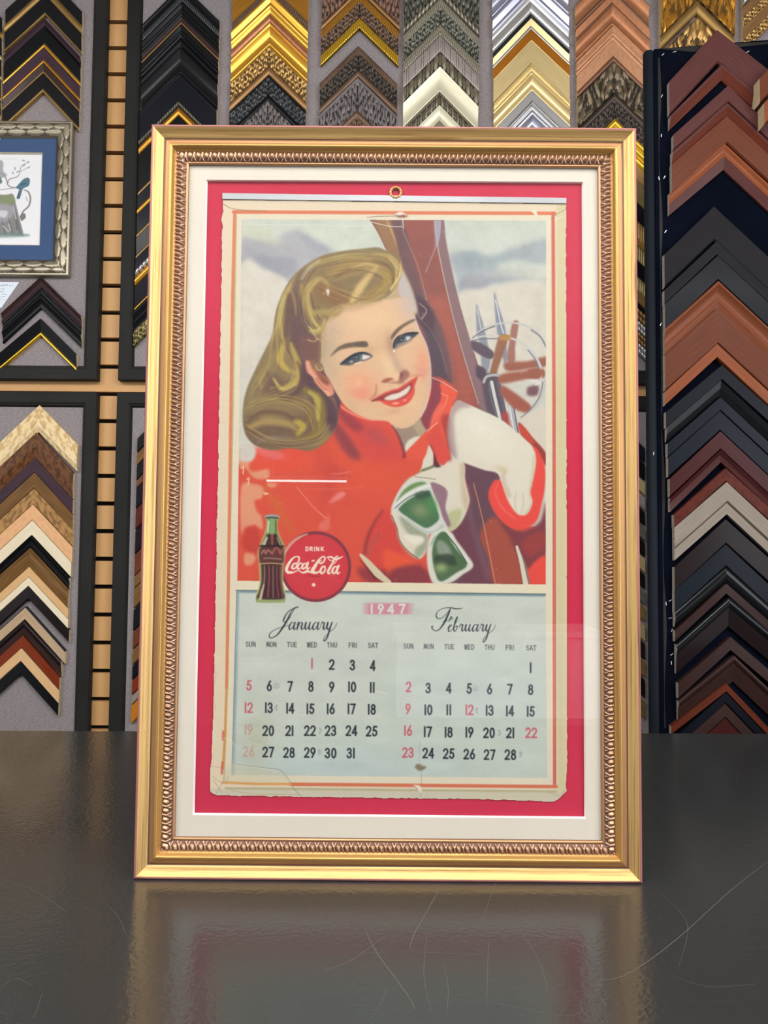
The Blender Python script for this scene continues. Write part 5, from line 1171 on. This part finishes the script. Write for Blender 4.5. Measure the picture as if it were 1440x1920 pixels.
# lower board behind the frame
D=[(745,26,'black','black'),(773,22,'olivebrown','olive brown'),(797,26,'black','plain black'),(824,14,'burlbrown','narrow burl brown'),(839,38,'black','broad black'),(878,38,'brick','brick brown'),(918,44,'espresso','espresso'),(963,40,'walnut','walnut'),(1004,22,'olivebrown','dark olive'),(1027,36,'olivebrown','broad olive'),(1066,40,'black','jet black'),(1108,32,'walnut','warm walnut'),(1142,28,'olivebrown','dull olive'),(1172,26,'black','slim black'),(1200,26,'cherryred','cherry red'),(1228,16,'wengetaupe','grey taupe'),(1246,34,'amber','amber')]
for i,(ya,hv,c,look) in enumerate(D):
    dx=-(ya-745)*.022
    corner(332+dx,ya,hv,flatp(c),258+dx,404+dx,1.05,1.05,None,13,f'{look} corner sample, {ORD[i] if i<len(D)-1 else "lowest"} in strip left of the gold frame','samples in the lower strip left of the gold frame')
for i,(ya,hv,c,look) in enumerate([(775,26,'slate','slate'),(805,30,'black','black'),(840,24,'goldpale','pale gold'),(868,24,'mauvesilver','mauve silver'),(896,24,'black','plain black'),(924,26,'silverdark','dark silver'),(953,26,'espresso','espresso'),(983,26,'goldpale','small pale gold'),(1013,26,'black','jet black'),(1043,26,'silverdark','dull silver'),(1075,26,'golddark','dull gold'),(1108,30,'goldpale','cream gold'),(1142,30,'charcoal','charcoal'),(1176,30,'golddark','antique gold'),(1210,34,'black','black satin'),(1250,34,'olivegold','olive gold')]):
    corner(1140,ya,hv,flatp(c),1072,1209,1.05,.95,None,13,f'{look} corner sample, {ORD[i]} in the strip right of the gold frame','samples in the lower strip right of the gold frame')
for i in range(9):
    ya=735+i*62
    corner(1302,ya,44,flatp(('black','goldpale','black','espresso','goldpale','black','espresso','black','goldpale')[i]),1226+i*.5,1380,1.05,.95,None,26,f'pale-ended corner sample, {ORD[i]} beside the edge of the black board','pale ended samples half hidden by the black board')
# ------------------------------------------------------------------ leaning black board on the right
YE=.93
navy=mat('cloth_navy',(9,13,24),.95,0,'plain',1,0,.2,.4,.02)
post=mat('cloth_roll',(20,26,34),.6,0,'plain',1,0,.12,.2,.12)
ex0,ex1=at(1214,600,YE)[0],at(1640,600,YE)[0]; ez=at(1225,92,YE)[2]; ez1=at(1440,74,YE)[2]
ez1=ez+(ez1-ez)*(ex1-ex0)/(at(1440,74,YE)[0]-ex0)
eb=empty('display_board',((ex0+ex1)/2,YE,ZF),'tall black cloth-covered board at the right holding dark wood samples','display board'); el=tuple(eb.location)
mb=MB()
y0,y1=YE,YE+.03
P=[(ex0+.02,ZF),(ex1,ZF),(ex1,ez1),(ex0+.02,ez)]
mb.quad([(x,y0,z) for x,z in P],navy); mb.quad([(x,y1,z) for x,z in reversed(P)],navy)
for i in range(4):
    a,c=P[i],P[(i+1)%4]; mb.quad([(a[0],y0,a[1]),(a[0],y1,a[1]),(c[0],y1,c[1]),(c[0],y0,c[1])],navy)
mb.build('cloth_panel',eb,el)
mb=MB(); P=[]; cx=at(1224,600,YE)[0]; r0=at(1234.5,600,YE)[0]-cx
for z in (ZF,ez-.004,ez):
    P.append([(cx+r0*(1 if z<ez else .8)*math.cos(t),YE+.012-r0*(1 if z<ez else .8)*math.sin(t),z) for t in np.linspace(-.4,math.pi+.4,20)])
mb.grid(P,post); mb.build('rolled_edge',eb,el)
mb=MB(); hm_=mat('hem_worn',(42,40,38),.9,0,'plain',1,0,.35,.3,.2)
zz=np.linspace(ez-.02,at(1240,1365,YE)[2],40); pts=[]
r=np.random.RandomState(2)
for i in range(len(zz)-1):
    w0,w1=.004+.003*math.sin(i*.8),.004+.003*math.sin((i+1)*.8); xx=at(1238,600,YE)[0]
    mb.quad([(xx,YE-.0008,zz[i]),(xx+w0,YE-.0008,zz[i]),(xx+w1,YE-.0008,zz[i+1]),(xx,YE-.0008,zz[i+1])],hm_)
# folded top hem
a=[at(1237,92,YE),at(1300,88,YE),at(1440,78,YE)]
mb.quad([(a[0][0],YE-.0009,a[0][2]),(a[2][0],YE-.0009,a[2][2]),(a[2][0],YE-.0009,a[2][2]-.006),(a[1][0],YE-.0009,a[1][2]-.012)],hm_)
mb.build('worn_hem',eb,el)
stp=mat('staple_steel',(230,232,236),.3,.6,'plain',1)
for x,y,an in ((1243,102,45),(1265,97,15),(1241,180,60),(1240,254,85),(1236,334,-80),(1246,332,60),(1248,434,60),(1239,608,70),(1249,1132,-85),(1257,1126,30),(1257,1159,10),(1260,1182,70),(1259,1243,-85),(1260,1227,35),(1402,97,30),(1226,850,80)):
    c=at(x,y,YE-.002); t=math.radians(an); dx,dz=math.cos(t)*.0036,math.sin(t)*.0036; nx,nz=-math.sin(t)*.0006,math.cos(t)*.0006
    mb=MB(); q=[(c[0]-dx-nx,c[2]-dz-nz),(c[0]+dx-nx,c[2]+dz-nz),(c[0]+dx+nx,c[2]+dz+nz),(c[0]-dx+nx,c[2]-dz+nz)]
    yy0,yy1=YE-.0022,YE-.0003
    if x<1238: yy0,yy1=YE+.012-r0-.001,YE+.014-r0
    mb.quad([(a_,yy0,b_) for a_,b_ in q],stp)
    for i in range(4):
        u_,v_=q[i],q[(i+1)%4]; mb.quad([(u_[0],yy0,u_[1]),(v_[0],yy0,v_[1]),(v_[0],yy1,v_[1]),(u_[0],yy1,u_[1])],stp)
    mb.build('staple',eb,el)
EC=[ # xa,ya,hv,xl,sL,sR,bands,look,hL
(1344,57,61,1254,1.08,.78,flatp('mahogany'),'broad mauve-brown flat',62),
(1354,120,28,1256,1.0,.85,[(.3,'mahogany',14,'flat'),(.7,'redbrown',6,'flat')],'slim red-brown',24),
(1364,162,30,1262,.9,.93,flatp('mahogany'),'mauve-brown narrow flat',28),
(1362,193,25,1260,.9,.93,[(.3,'mahogany',16,'round'),(.7,'redbrown',8,'flat')],'brown ridge-edged',26),
(1362,219,50,1259,.87,.92,flatp('walnut'),'broad walnut brown',54),
(1358,270,46,1255,.9,.93,[(.5,'cherrybright',12,'cove'),(.5,'mahogany',6,'flat')],'copper-brown scooped',40),
(1338,388,64,1245,.97,.93,flatp('charcoal'),'broad charcoal flat',62),
(1343,453,26,1245,.94,.93,flatp('charcoal'),'narrow charcoal',27),
(1345,480,46,1246,.92,.93,flatp('navyblack'),'navy black',50),
(1346,527,50,1246,.9,.93,stepped('cherry'),'cherry brown stepped',51),
(1345,578,66,1246,.9,.93,[(.97,'walnut',14,'flat'),(.03,'walnut',12,'flat')],'broad walnut flat',66),
(1344,645,26,1246,.92,.93,flatp('cherrybright'),'orange-brown',26),
(1353,685,28,1248,.84,.9,flatp('navyblack'),'navy black flat',30),
(1351,714,28,1250,.86,.92,[(.5,'black',12,'flat'),(.5,'black',7,'flat')],'black recessed',28),
(1350,745,25,1251,.88,.93,flatp('slate'),'narrow slate black',26),
(1349,771,37,1252,.9,.93,flatp('slate'),'broad slate blue-black',37),
(1350,809,34,1255,.94,.93,flatp('burgundy'),'burgundy brown',34),
(1351,844,23,1256,.95,.93,[(.4,'burgundy',9,'flat'),(.6,'burgundy',13,'flat')],'narrow burgundy',26),
(1360,878,25,1263,.9,.9,flatp('brick'),'brick red speckled',25),
(1362,904,60,1264,.87,.93,[(.5,'wengetaupe',14,'flat'),(.08,'wengetaupe',16,'round'),(.08,'taupe',12,'flat'),(.34,'wengetaupe',12,'flat')],'broad taupe grooved',62),
(1360,974,46,1264,.93,.9,flatp('espresso'),'dark espresso flat',46),
(1360,1021,41,1264,.9,.93,flatp('slate'),'blue-black flat',42),
(1360,1063,30,1265,.88,.9,[(1.,'blackgloss',8,'round')],'glossy black rounded',30),
(1361,1094,20,1265,.92,.88,flatp('mocha'),'narrow mocha brown',21),
(1366,1120,55,1268,.9,.84,[(.35,'blackgloss',12,'round'),(.65,'espresso',8,'flat')],'black rounded espresso',56),
(1369,1194,26,1271,.88,.86,flatp('mocha'),'mocha brown flat',30),
(1376,1229,50,1272,.82,.95,[(.3,'mocha',10,'round'),(.7,'mocha',6,'flat')],'mocha brown ridged',44),
(1361,1281,16,1258,.78,1.05,flatp('redbrown'),'thin orange-brown',16),
(1360,1298,20,1262,.9,1.05,flatp('navyblack'),'narrow navy',20),
(1359,1319,26,1262,.9,1.05,flatp('darkbrown'),'dark brown flat',26),
(1359,1346,40,1262,.9,1.05,flatp('burgundy'),'reddish brown',40)]
for i,(xa,ya,hv,xl,sL,sR,bd,look,hL) in enumerate(EC):
    corner(xa,ya,hv,bd,xl,1462+(xa-1350),sL,sR,YE,14,f'{look} corner sample, {ORD[i] if i<30 else "lowest"} on the black board','dark wood samples on the black board','rawgrey',hL=hL)
# two samples leaning in from the right of the black board
for (xa,ya,hv,xl,c,lk) in ((1500,70,46,1412,'walnut','walnut brown'),(1502,122,40,1420,'cherrybright','golden brown')):
    corner(xa,ya,hv,[(.94,c,42,'flat'),(.06,c,38,'flat')],xl,1570,1.05,1.,YE,42,f'{lk} corner sample cut off by the right edge beside the topmost mauve one','samples at the right edge','rawwood')
# ------------------------------------------------------------------ bird print
YP=YFELT-.002
bx0,bx1=at(-215,372,YFELT-.02)[0],at(131.5,372,YFELT-.02)[0]; bz1,bz0=at(100,226,YFELT-.02)[2],at(100,516,YFELT-.02)[2]
bf=empty('picture_frame',((bx0+bx1)/2,YFELT,bz0),'silver leaf-carved frame with blue mat around a bird print','picture frame'); bl=tuple(bf.location)
w_=bx1-at(101,372,YFELT-.02)[0]
sil_p=mat('leaf_silver_patina',(74,66,54),.6,.4)  # dark wash between the leaves, with relief shade painted into it
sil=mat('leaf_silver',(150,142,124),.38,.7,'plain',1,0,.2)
def leafh(s,t):
    r_=0.
    for row,(tc_,off) in enumerate(((.28,0.),(.7,.5))):
        p=w_*1.15; f=((s/p+off)%1.)
        cx_=f-.5; half=.26*math.sin(math.pi*min(1,max(0,f)))**.6
        dv=abs(t-tc_)
        if dv<half: r_=max(r_,(1-(dv/half)**2)*.9*(.55+.45*f)-.25*math.exp(-(dv/.03)**2))
    return r_
for side in 'btlr':
    L_=(bx1-bx0) if side in'bt' else (bz1-bz0); nI=int(L_/.0018); P=[]
    js=[-1]+list(range(0,23))+[-2]
    for i in range(nI+1):
        row=[]
        for j in js:
            t=0 if j==-1 else (1 if j==-2 else j/22); u=w_*t; s=u+(L_-2*u)*i/nI
            hh=0 if j==-1 else (.006 if j==-2 else (.016+.006*math.sin(math.pi*t)-(.004*t)+.0035*(leafh(s if side in'lb' else L_-s,(t-.12)/.86) if .12<t<.98 else .35)))
            y=YFELT-hh
            row.append({'b':(bx0+s,y,bz0+u),'t':(bx0+s,y,bz1-u),'l':(bx0+u,y,bz0+s),'r':(bx1-u,y,bz0+s)}[side])
        P.append(row)
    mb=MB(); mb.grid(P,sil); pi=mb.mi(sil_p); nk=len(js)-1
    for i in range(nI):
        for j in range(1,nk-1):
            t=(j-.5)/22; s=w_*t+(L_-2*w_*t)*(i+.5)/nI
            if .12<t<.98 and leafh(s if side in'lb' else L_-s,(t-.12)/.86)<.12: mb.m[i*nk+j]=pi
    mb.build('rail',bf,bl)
blue=mat('mat_blue',(66,88,126),.85,0,'plain',1,0,.03,.1,.2); white=mat('print_paper',(232,232,236),.8,0,'plain',1,0,.02)
YQ=YFELT-.008
o0=at(-165,284,YQ); o1=at(74.5,460,YQ)
mb=MB(); x0,x1,zb_,zt_=bx0+w_*.9,bx1-w_*.9,bz0+w_*.9,bz1-w_*.9; ix0,ix1,iz0,iz1=o0[0],o1[0],o1[2],o0[2]
O=[(x0,zt_),(x1,zt_),(x1,zb_),(x0,zb_)];I=[(ix0,iz1),(ix1,iz1),(ix1,iz0),(ix0,iz0)]; g_=.004
Jn=[(ix0+g_,iz1-g_),(ix1-g_,iz1-g_),(ix1-g_,iz0+g_),(ix0+g_,iz0+g_)]
for i in range(4):
    j=(i+1)%4; mb.quad([(O[i][0],YQ,O[i][1]),(O[j][0],YQ,O[j][1]),(I[j][0],YQ,I[j][1]),(I[i][0],YQ,I[i][1])],blue)
bm_=mb.build('blue_mat',bf,bl); mb=MB(); fil=mat('fillet_champagne',(206,198,180),.4,.3,'plain',1)
for i in range(4):
    j=(i+1)%4; mb.quad([(I[i][0],YQ,I[i][1]),(I[j][0],YQ,I[j][1]),(Jn[j][0],YQ+.005,Jn[j][1]),(Jn[i][0],YQ+.005,Jn[i][1])],fil)
mb.build('fillet',bm_,bl)
# the print itself: generic bird on a branch
bs=Sheet(540,600,-100,276,(232,232,236),3.0)
P_=lambda q,c,**k: poly(bs,q,c,**k); S_=lambda q,w,c,**k: stroke(bs,q,w,c,**k)
br=(140,132,132)
S_([(-60,330),(-20,318),(8,330),(16,348),(30,352)],[2,2.4,2,1.6],br); S_([(14,345),(18,336),(34,330),(40,312),(52,305)],[2,1.6,1.2,.8],br); S_([(38,322),(52,314)],[1,.6],br)
S_([(-40,362),(0,356),(30,352)],[.8,1,1.4],br)
for q in ((53,304,.4),(45,310,2.2),(28,316,1.5),(54,314,-.6),(24,324,1.),(33,322,-.5),(44,301,.2)): blob(bs,(q[0],q[1]),3,1.2,math.degrees(q[2]),(128,134,140),al=.9,pw=2)
bc=(84,116,132)
P_([(30,352),(38,342),(44,336),(52,333),(56,338),(54,348),(46,352),(42,356),(37,372),(31,371),(36,356)],bc,soft=.3); S_([(45,336),(53,334)],1.2,(120,120,120)); S_([(40,346),(48,344)],2,(56,84,104)); S_([(36,358),(34,370)],1.6,(50,76,96))
S_([(45,356),(53,360),(57,372),(54,386),(44,396),(38,408)],[1.5,3,3,2.6,3.4],(132,128,126)); S_([(49,370),(52,378)],1.4,(160,164,160))
P_([(-60,372),(-20,364),(10,366),(24,364),(30,384),(36,408),(44,440),(38,442),(0,441),(-60,440)],(132,132,132),soft=.8)
P_([(-30,366),(0,366),(22,366),(28,380),(12,384),(-10,378),(-40,382)],(132,142,108),soft=1.5)
P_([(-20,390),(0,382),(22,386),(26,400),(10,416),(-10,412)],(158,154,162),soft=2); P_([(-4,396),(14,396),(10,408),(-4,404)],(206,202,208),soft=1.5)
for q in (((22,384),(28,400),(32,430)),((4,412),(10,440)),((-12,414),(0,440)),((30,400),(38,438)),((16,410),(24,438))): S_(q,[1,2.6],(84,84,84),al=.7,soft=1)
for q in (((24,386),(30,410)),((16,420),(20,432)),((6,424),(16,434))): S_(q,2,(206,206,200),al=.8,soft=1)
P_([(38,404),(46,400),(48,408),(40,414)],(120,118,116),soft=.5); P_([(-60,436),(44,438),(44,444),(-60,446)],(110,138,132),soft=1.5,al=.7)
P_([(-60,310),(0,300),(6,320),(12,330),(-20,336)],(150,150,160),soft=1,al=.8); P_([(-4,326),(4,342),(-10,345)],(96,124,124),soft=.6)
S_([(4,298),(32,298)],.9,(206,206,206))
pmask=np.ones((600,540),bool)
bp_=print_mesh('print_sheet',np.clip(bs.a,0,255),-100,276,1/3.,YQ+.0052,pmask,print_mat('bird_print_ink'),bf,bl,.0004)
# cut to the opening happens behind the fillet; backing sheet
mb=MB(); mb.box((x0,YQ+.0058,zb_),(x1,YFELT-.0002,zt_),white); mb.build('backing_sheet',bf,bl)
# card
cd_=mat('card_white',(222,230,240),.7,0,'plain',1,0,.02); ink=mat('card_ink',(150,158,172),.8,0,'plain',1)
YK=YFELT-.0015
K4=[at(36,529,YK),at(2.5,577,YK),at(-90,577,YK),at(-60,529,YK)]
ck=empty('paper_card',tuple(K4[1]),'white printed card pinned to felt at left, under the bird print','card'); kl=tuple(ck.location)
mb=MB(); mb.quad([tuple(p) for p in K4],cd_); 
for i in range(4):
    a,c=K4[i],K4[(i+1)%4]; mb.quad([tuple(a),tuple(c),(c[0],YFELT,c[2]),(a[0],YFELT,a[2])],cd_)
mb.build('paper',ck,kl); mb=MB()
for (xa_,xb_,y_,h_) in ((-40,-2,534,2.2),(0,2,534,2.2),(3.5,7,534,2.4),(8,15,533.6,1.6),(18,20,534,2.2),(23,24.5,534,2.2),(-40,1,541,1.4),(4,8,541,1.4),(-40,7,546.5,1),(-40,0,551,1),(4,12,551,1),(-40,1,555.5,1.2),(4,9,555.5,1.2),(-40,3,560,1)):
    q=[at(xa_,y_,YK-.0003),at(xb_,y_,YK-.0003),at(xb_,y_+h_,YK-.0003),at(xa_,y_+h_,YK-.0003)]; mb.quad([tuple(p) for p in q],ink)
mb.build('printed_lines',ck,kl)
# ------------------------------------------------------------------ lights
def emis(name,rgb,st):
    m=bpy.data.materials.new(name); m.use_nodes=True; nt=m.node_tree; nt.nodes.clear(); e=nt.nodes.new('ShaderNodeEmission'); e.inputs[0].default_value=(*rgb,1); e.inputs[1].default_value=st
    o=nt.nodes.new('ShaderNodeOutputMaterial'); nt.links.new(e.outputs[0],o.inputs[0]); return m
tube_m=emis('fluorescent_tube',(1,.98,.95),14)
fix_m=mat('fixture_white',(225,225,222),.5)
def fixture(x,y,z,w,l,st_label,along='x',light=0,tubes=2,hang=0.):
    r_=empty('ceiling_light',(x,y,z),st_label,'ceiling light','fluorescent ceiling lights'); loc=(x,y,z)
    hx,hy=(l/2,w/2) if along=='x' else (w/2,l/2)
    mb=MB(); mb.box((x-hx,y-hy,z+.03),(x+hx,y+hy,z+.08),fix_m)
    if hang:
        for s_ in (-.8,.8): mb.box((x+hx*s_-.004,y-.004,z+.08),(x+hx*s_+.004,y+.004,ZC),fix_m)
    mb.build('housing',r_,loc)
    for k_ in range(tubes):
        o_=(k_-(tubes-1)/2)*w*.5; P=[]
        for e_ in (-1,1):
            row=[]
            for a_ in np.linspace(0,2*math.pi,13):
                c_,s__=.013*math.cos(a_),.013*math.sin(a_)
                row.append((x+e_*hx*.96,y+o_+c_,z+.015+s__) if along=='x' else (x+o_+c_,y+e_*hy*.96,z+.015+s__))
            P.append(row)
        mb=MB(); mb.grid(P,tube_m); mb.build('tube',r_,loc)
    if light:
        ld=bpy.data.lights.new('fluorescent_light','AREA'); ld.shape='RECTANGLE'; ld.size,ld.size_y=(l,w) if along=='x' else (w,l); ld.energy=light; ld.color=(1,.985,.96)
        lo=bpy.data.objects.new('fluorescent_light',ld); COL.objects.link(lo); lo.location=(x,y,z-.02)
LP=13
for i,(x,y) in enumerate([(-1.7,-.9),(0,-.9),(1.7,-.9),(-1.7,-2.0),(0,-2.0),(1.7,-2.0)]):
    fixture(x,y,ZC-.08,.3,1.2,f'twin-tube ceiling light outside the picture, {["left","middle","right"][i%3]} of {"front row" if i<3 else "rear row"}',light=LP)
for i,x in enumerate((-2.4,-1.2,0,1.2,2.4)):  # unseen wall washers, added to light the display from the front
    r_=empty('added_wall_washer',(x,-1.5,ZC-.02),f'tilted white wall-washer light, added and unseen, {["far left","left","middle","right","far right"][i]} one','ceiling light','added wall washer lights'); loc=tuple(r_.location)
    th=math.radians(62); n_=np.array([0,math.sin(th),-math.cos(th)]); u_=np.array([0,math.cos(th),math.sin(th)]); c0_=np.array([x,-1.5,ZC-.17])
    mb=MB(); hw=.3; hh=.14
    f4=[c0_+np.array([a*hw,0,0])+u_*b*hh for a,b in ((-1,-1),(1,-1),(1,1),(-1,1))]; b4=[p-n_*.05 for p in f4]
    mb.quad(f4,fix_m); mb.quad(b4[::-1],fix_m)
    for k_ in range(4): mb.quad([f4[k_],b4[k_],b4[(k_+1)%4],f4[(k_+1)%4]],fix_m)
    mb.build('housing',r_,loc); mb=MB(); mb.box((x-.02,-1.53,ZC-.17),(x+.02,-1.49,ZC),fix_m); mb.build('bracket',r_,loc)
    ld=bpy.data.lights.new('added_washer_light','AREA'); ld.shape='RECTANGLE'; ld.size,ld.size_y=.6,.28; ld.energy=15.5; ld.color=(1,.98,.95)
    lo=bpy.data.objects.new('added_washer_light',ld); COL.objects.link(lo); lo.location=tuple(c0_+n_*.015); lo.rotation_euler=(th,0,0)
# lone far tube mirrored in the glass
def mirror_pt(px,py,dist):
    d=FW+RT*((px-720)/FPX)-UP*((py-960)/FPX); t=(.0121-CAM[1])/d[1]; P=CAM+d*t; d2=d*np.array([1,-1,1]); return P+d2*(dist/-d2[1])
tp=mirror_pt(575,902,9.5); ta=mirror_pt(500,902,9.5); tb=mirror_pt(650,902,9.5)
fixture(tp[0],tp[1],tp[2]-.015,.08,abs(tb[0]-ta[0])/.96,'single hanging tube light far behind the camera mirrored in the glass',tubes=1,hang=1)
# unseen windows, added in the side walls for frontal light clear of reflections
wm=emis('added_window_daylight',(.8,.9,1.),1.6)
def added_side_window(n,x,y0,y1,z0,z1,e,col):
    sg=1 if x>0 else -1
    mb=MB()
    for a,c in (((y0-.06,z0-.06),(y1+.06,z0)),((y0-.06,z1),(y1+.06,z1+.06)),((y0-.06,z0),(y0,z1)),((y1,z0),(y1+.06,z1)),(((y0+y1)/2-.02,z0),((y0+y1)/2+.02,z1))):
        mb.box((min(x,x-sg*.04),a[0],a[1]),(max(x,x-sg*.04),c[0],c[1]),fix_m)
    o=struct(mb.build(f'added_window_{n}'))
    mb=MB(); xx=x-sg*.005; mb.quad([(xx,y0,z0),(xx,y1,z0),(xx,y1,z1),(xx,y0,z1)],wm); struct(mb.build('added_window_pane',o))
    ld=bpy.data.lights.new('added_window_light','AREA'); ld.shape='RECTANGLE'; ld.size,ld.size_y=y1-y0,z1-z0; ld.energy=e; ld.color=col
    lo=bpy.data.objects.new('added_window_light',ld); COL.objects.link(lo); lo.location=(x-sg*.06,(y0+y1)/2,(z0+z1)/2); lo.rotation_euler=(math.radians(90),0,math.radians(90*sg))
added_side_window(1,3.4,-5.2,-1.4,-.1,1.75,150,(.9,.95,1)); added_side_window(2,-3.4,-5.2,-1.4,-.1,1.75,28,(.95,.97,1))
a=mirror_pt(745,1182,5.); c=mirror_pt(1128,1290,5.)
wc=empty('display_counter',((a[0]+c[0])/2,-5.3,ZF),'white shop counter outside the picture, mirrored faintly in the glass','counter'); wl=tuple(wc.location)
mb=MB(); mb.box((a[0],-5.6,ZF),(c[0],-5.0,a[2]-.04),mat('counter_white',(240,238,246),.6)); mb.build('body',wc,wl)
mb=MB(); mb.box((a[0]-.03,-5.63,a[2]-.04),(c[0]+.03,-4.97,a[2]),mat('counter_top_white',(246,246,250),.4)); mb.build('top',wc,wl)
w=bpy.data.worlds.new('world'); scene.world=w; w.use_nodes=True; w.node_tree.nodes['Background'].inputs[0].default_value=(.8,.85,.9,1); w.node_tree.nodes['Background'].inputs[1].default_value=.3
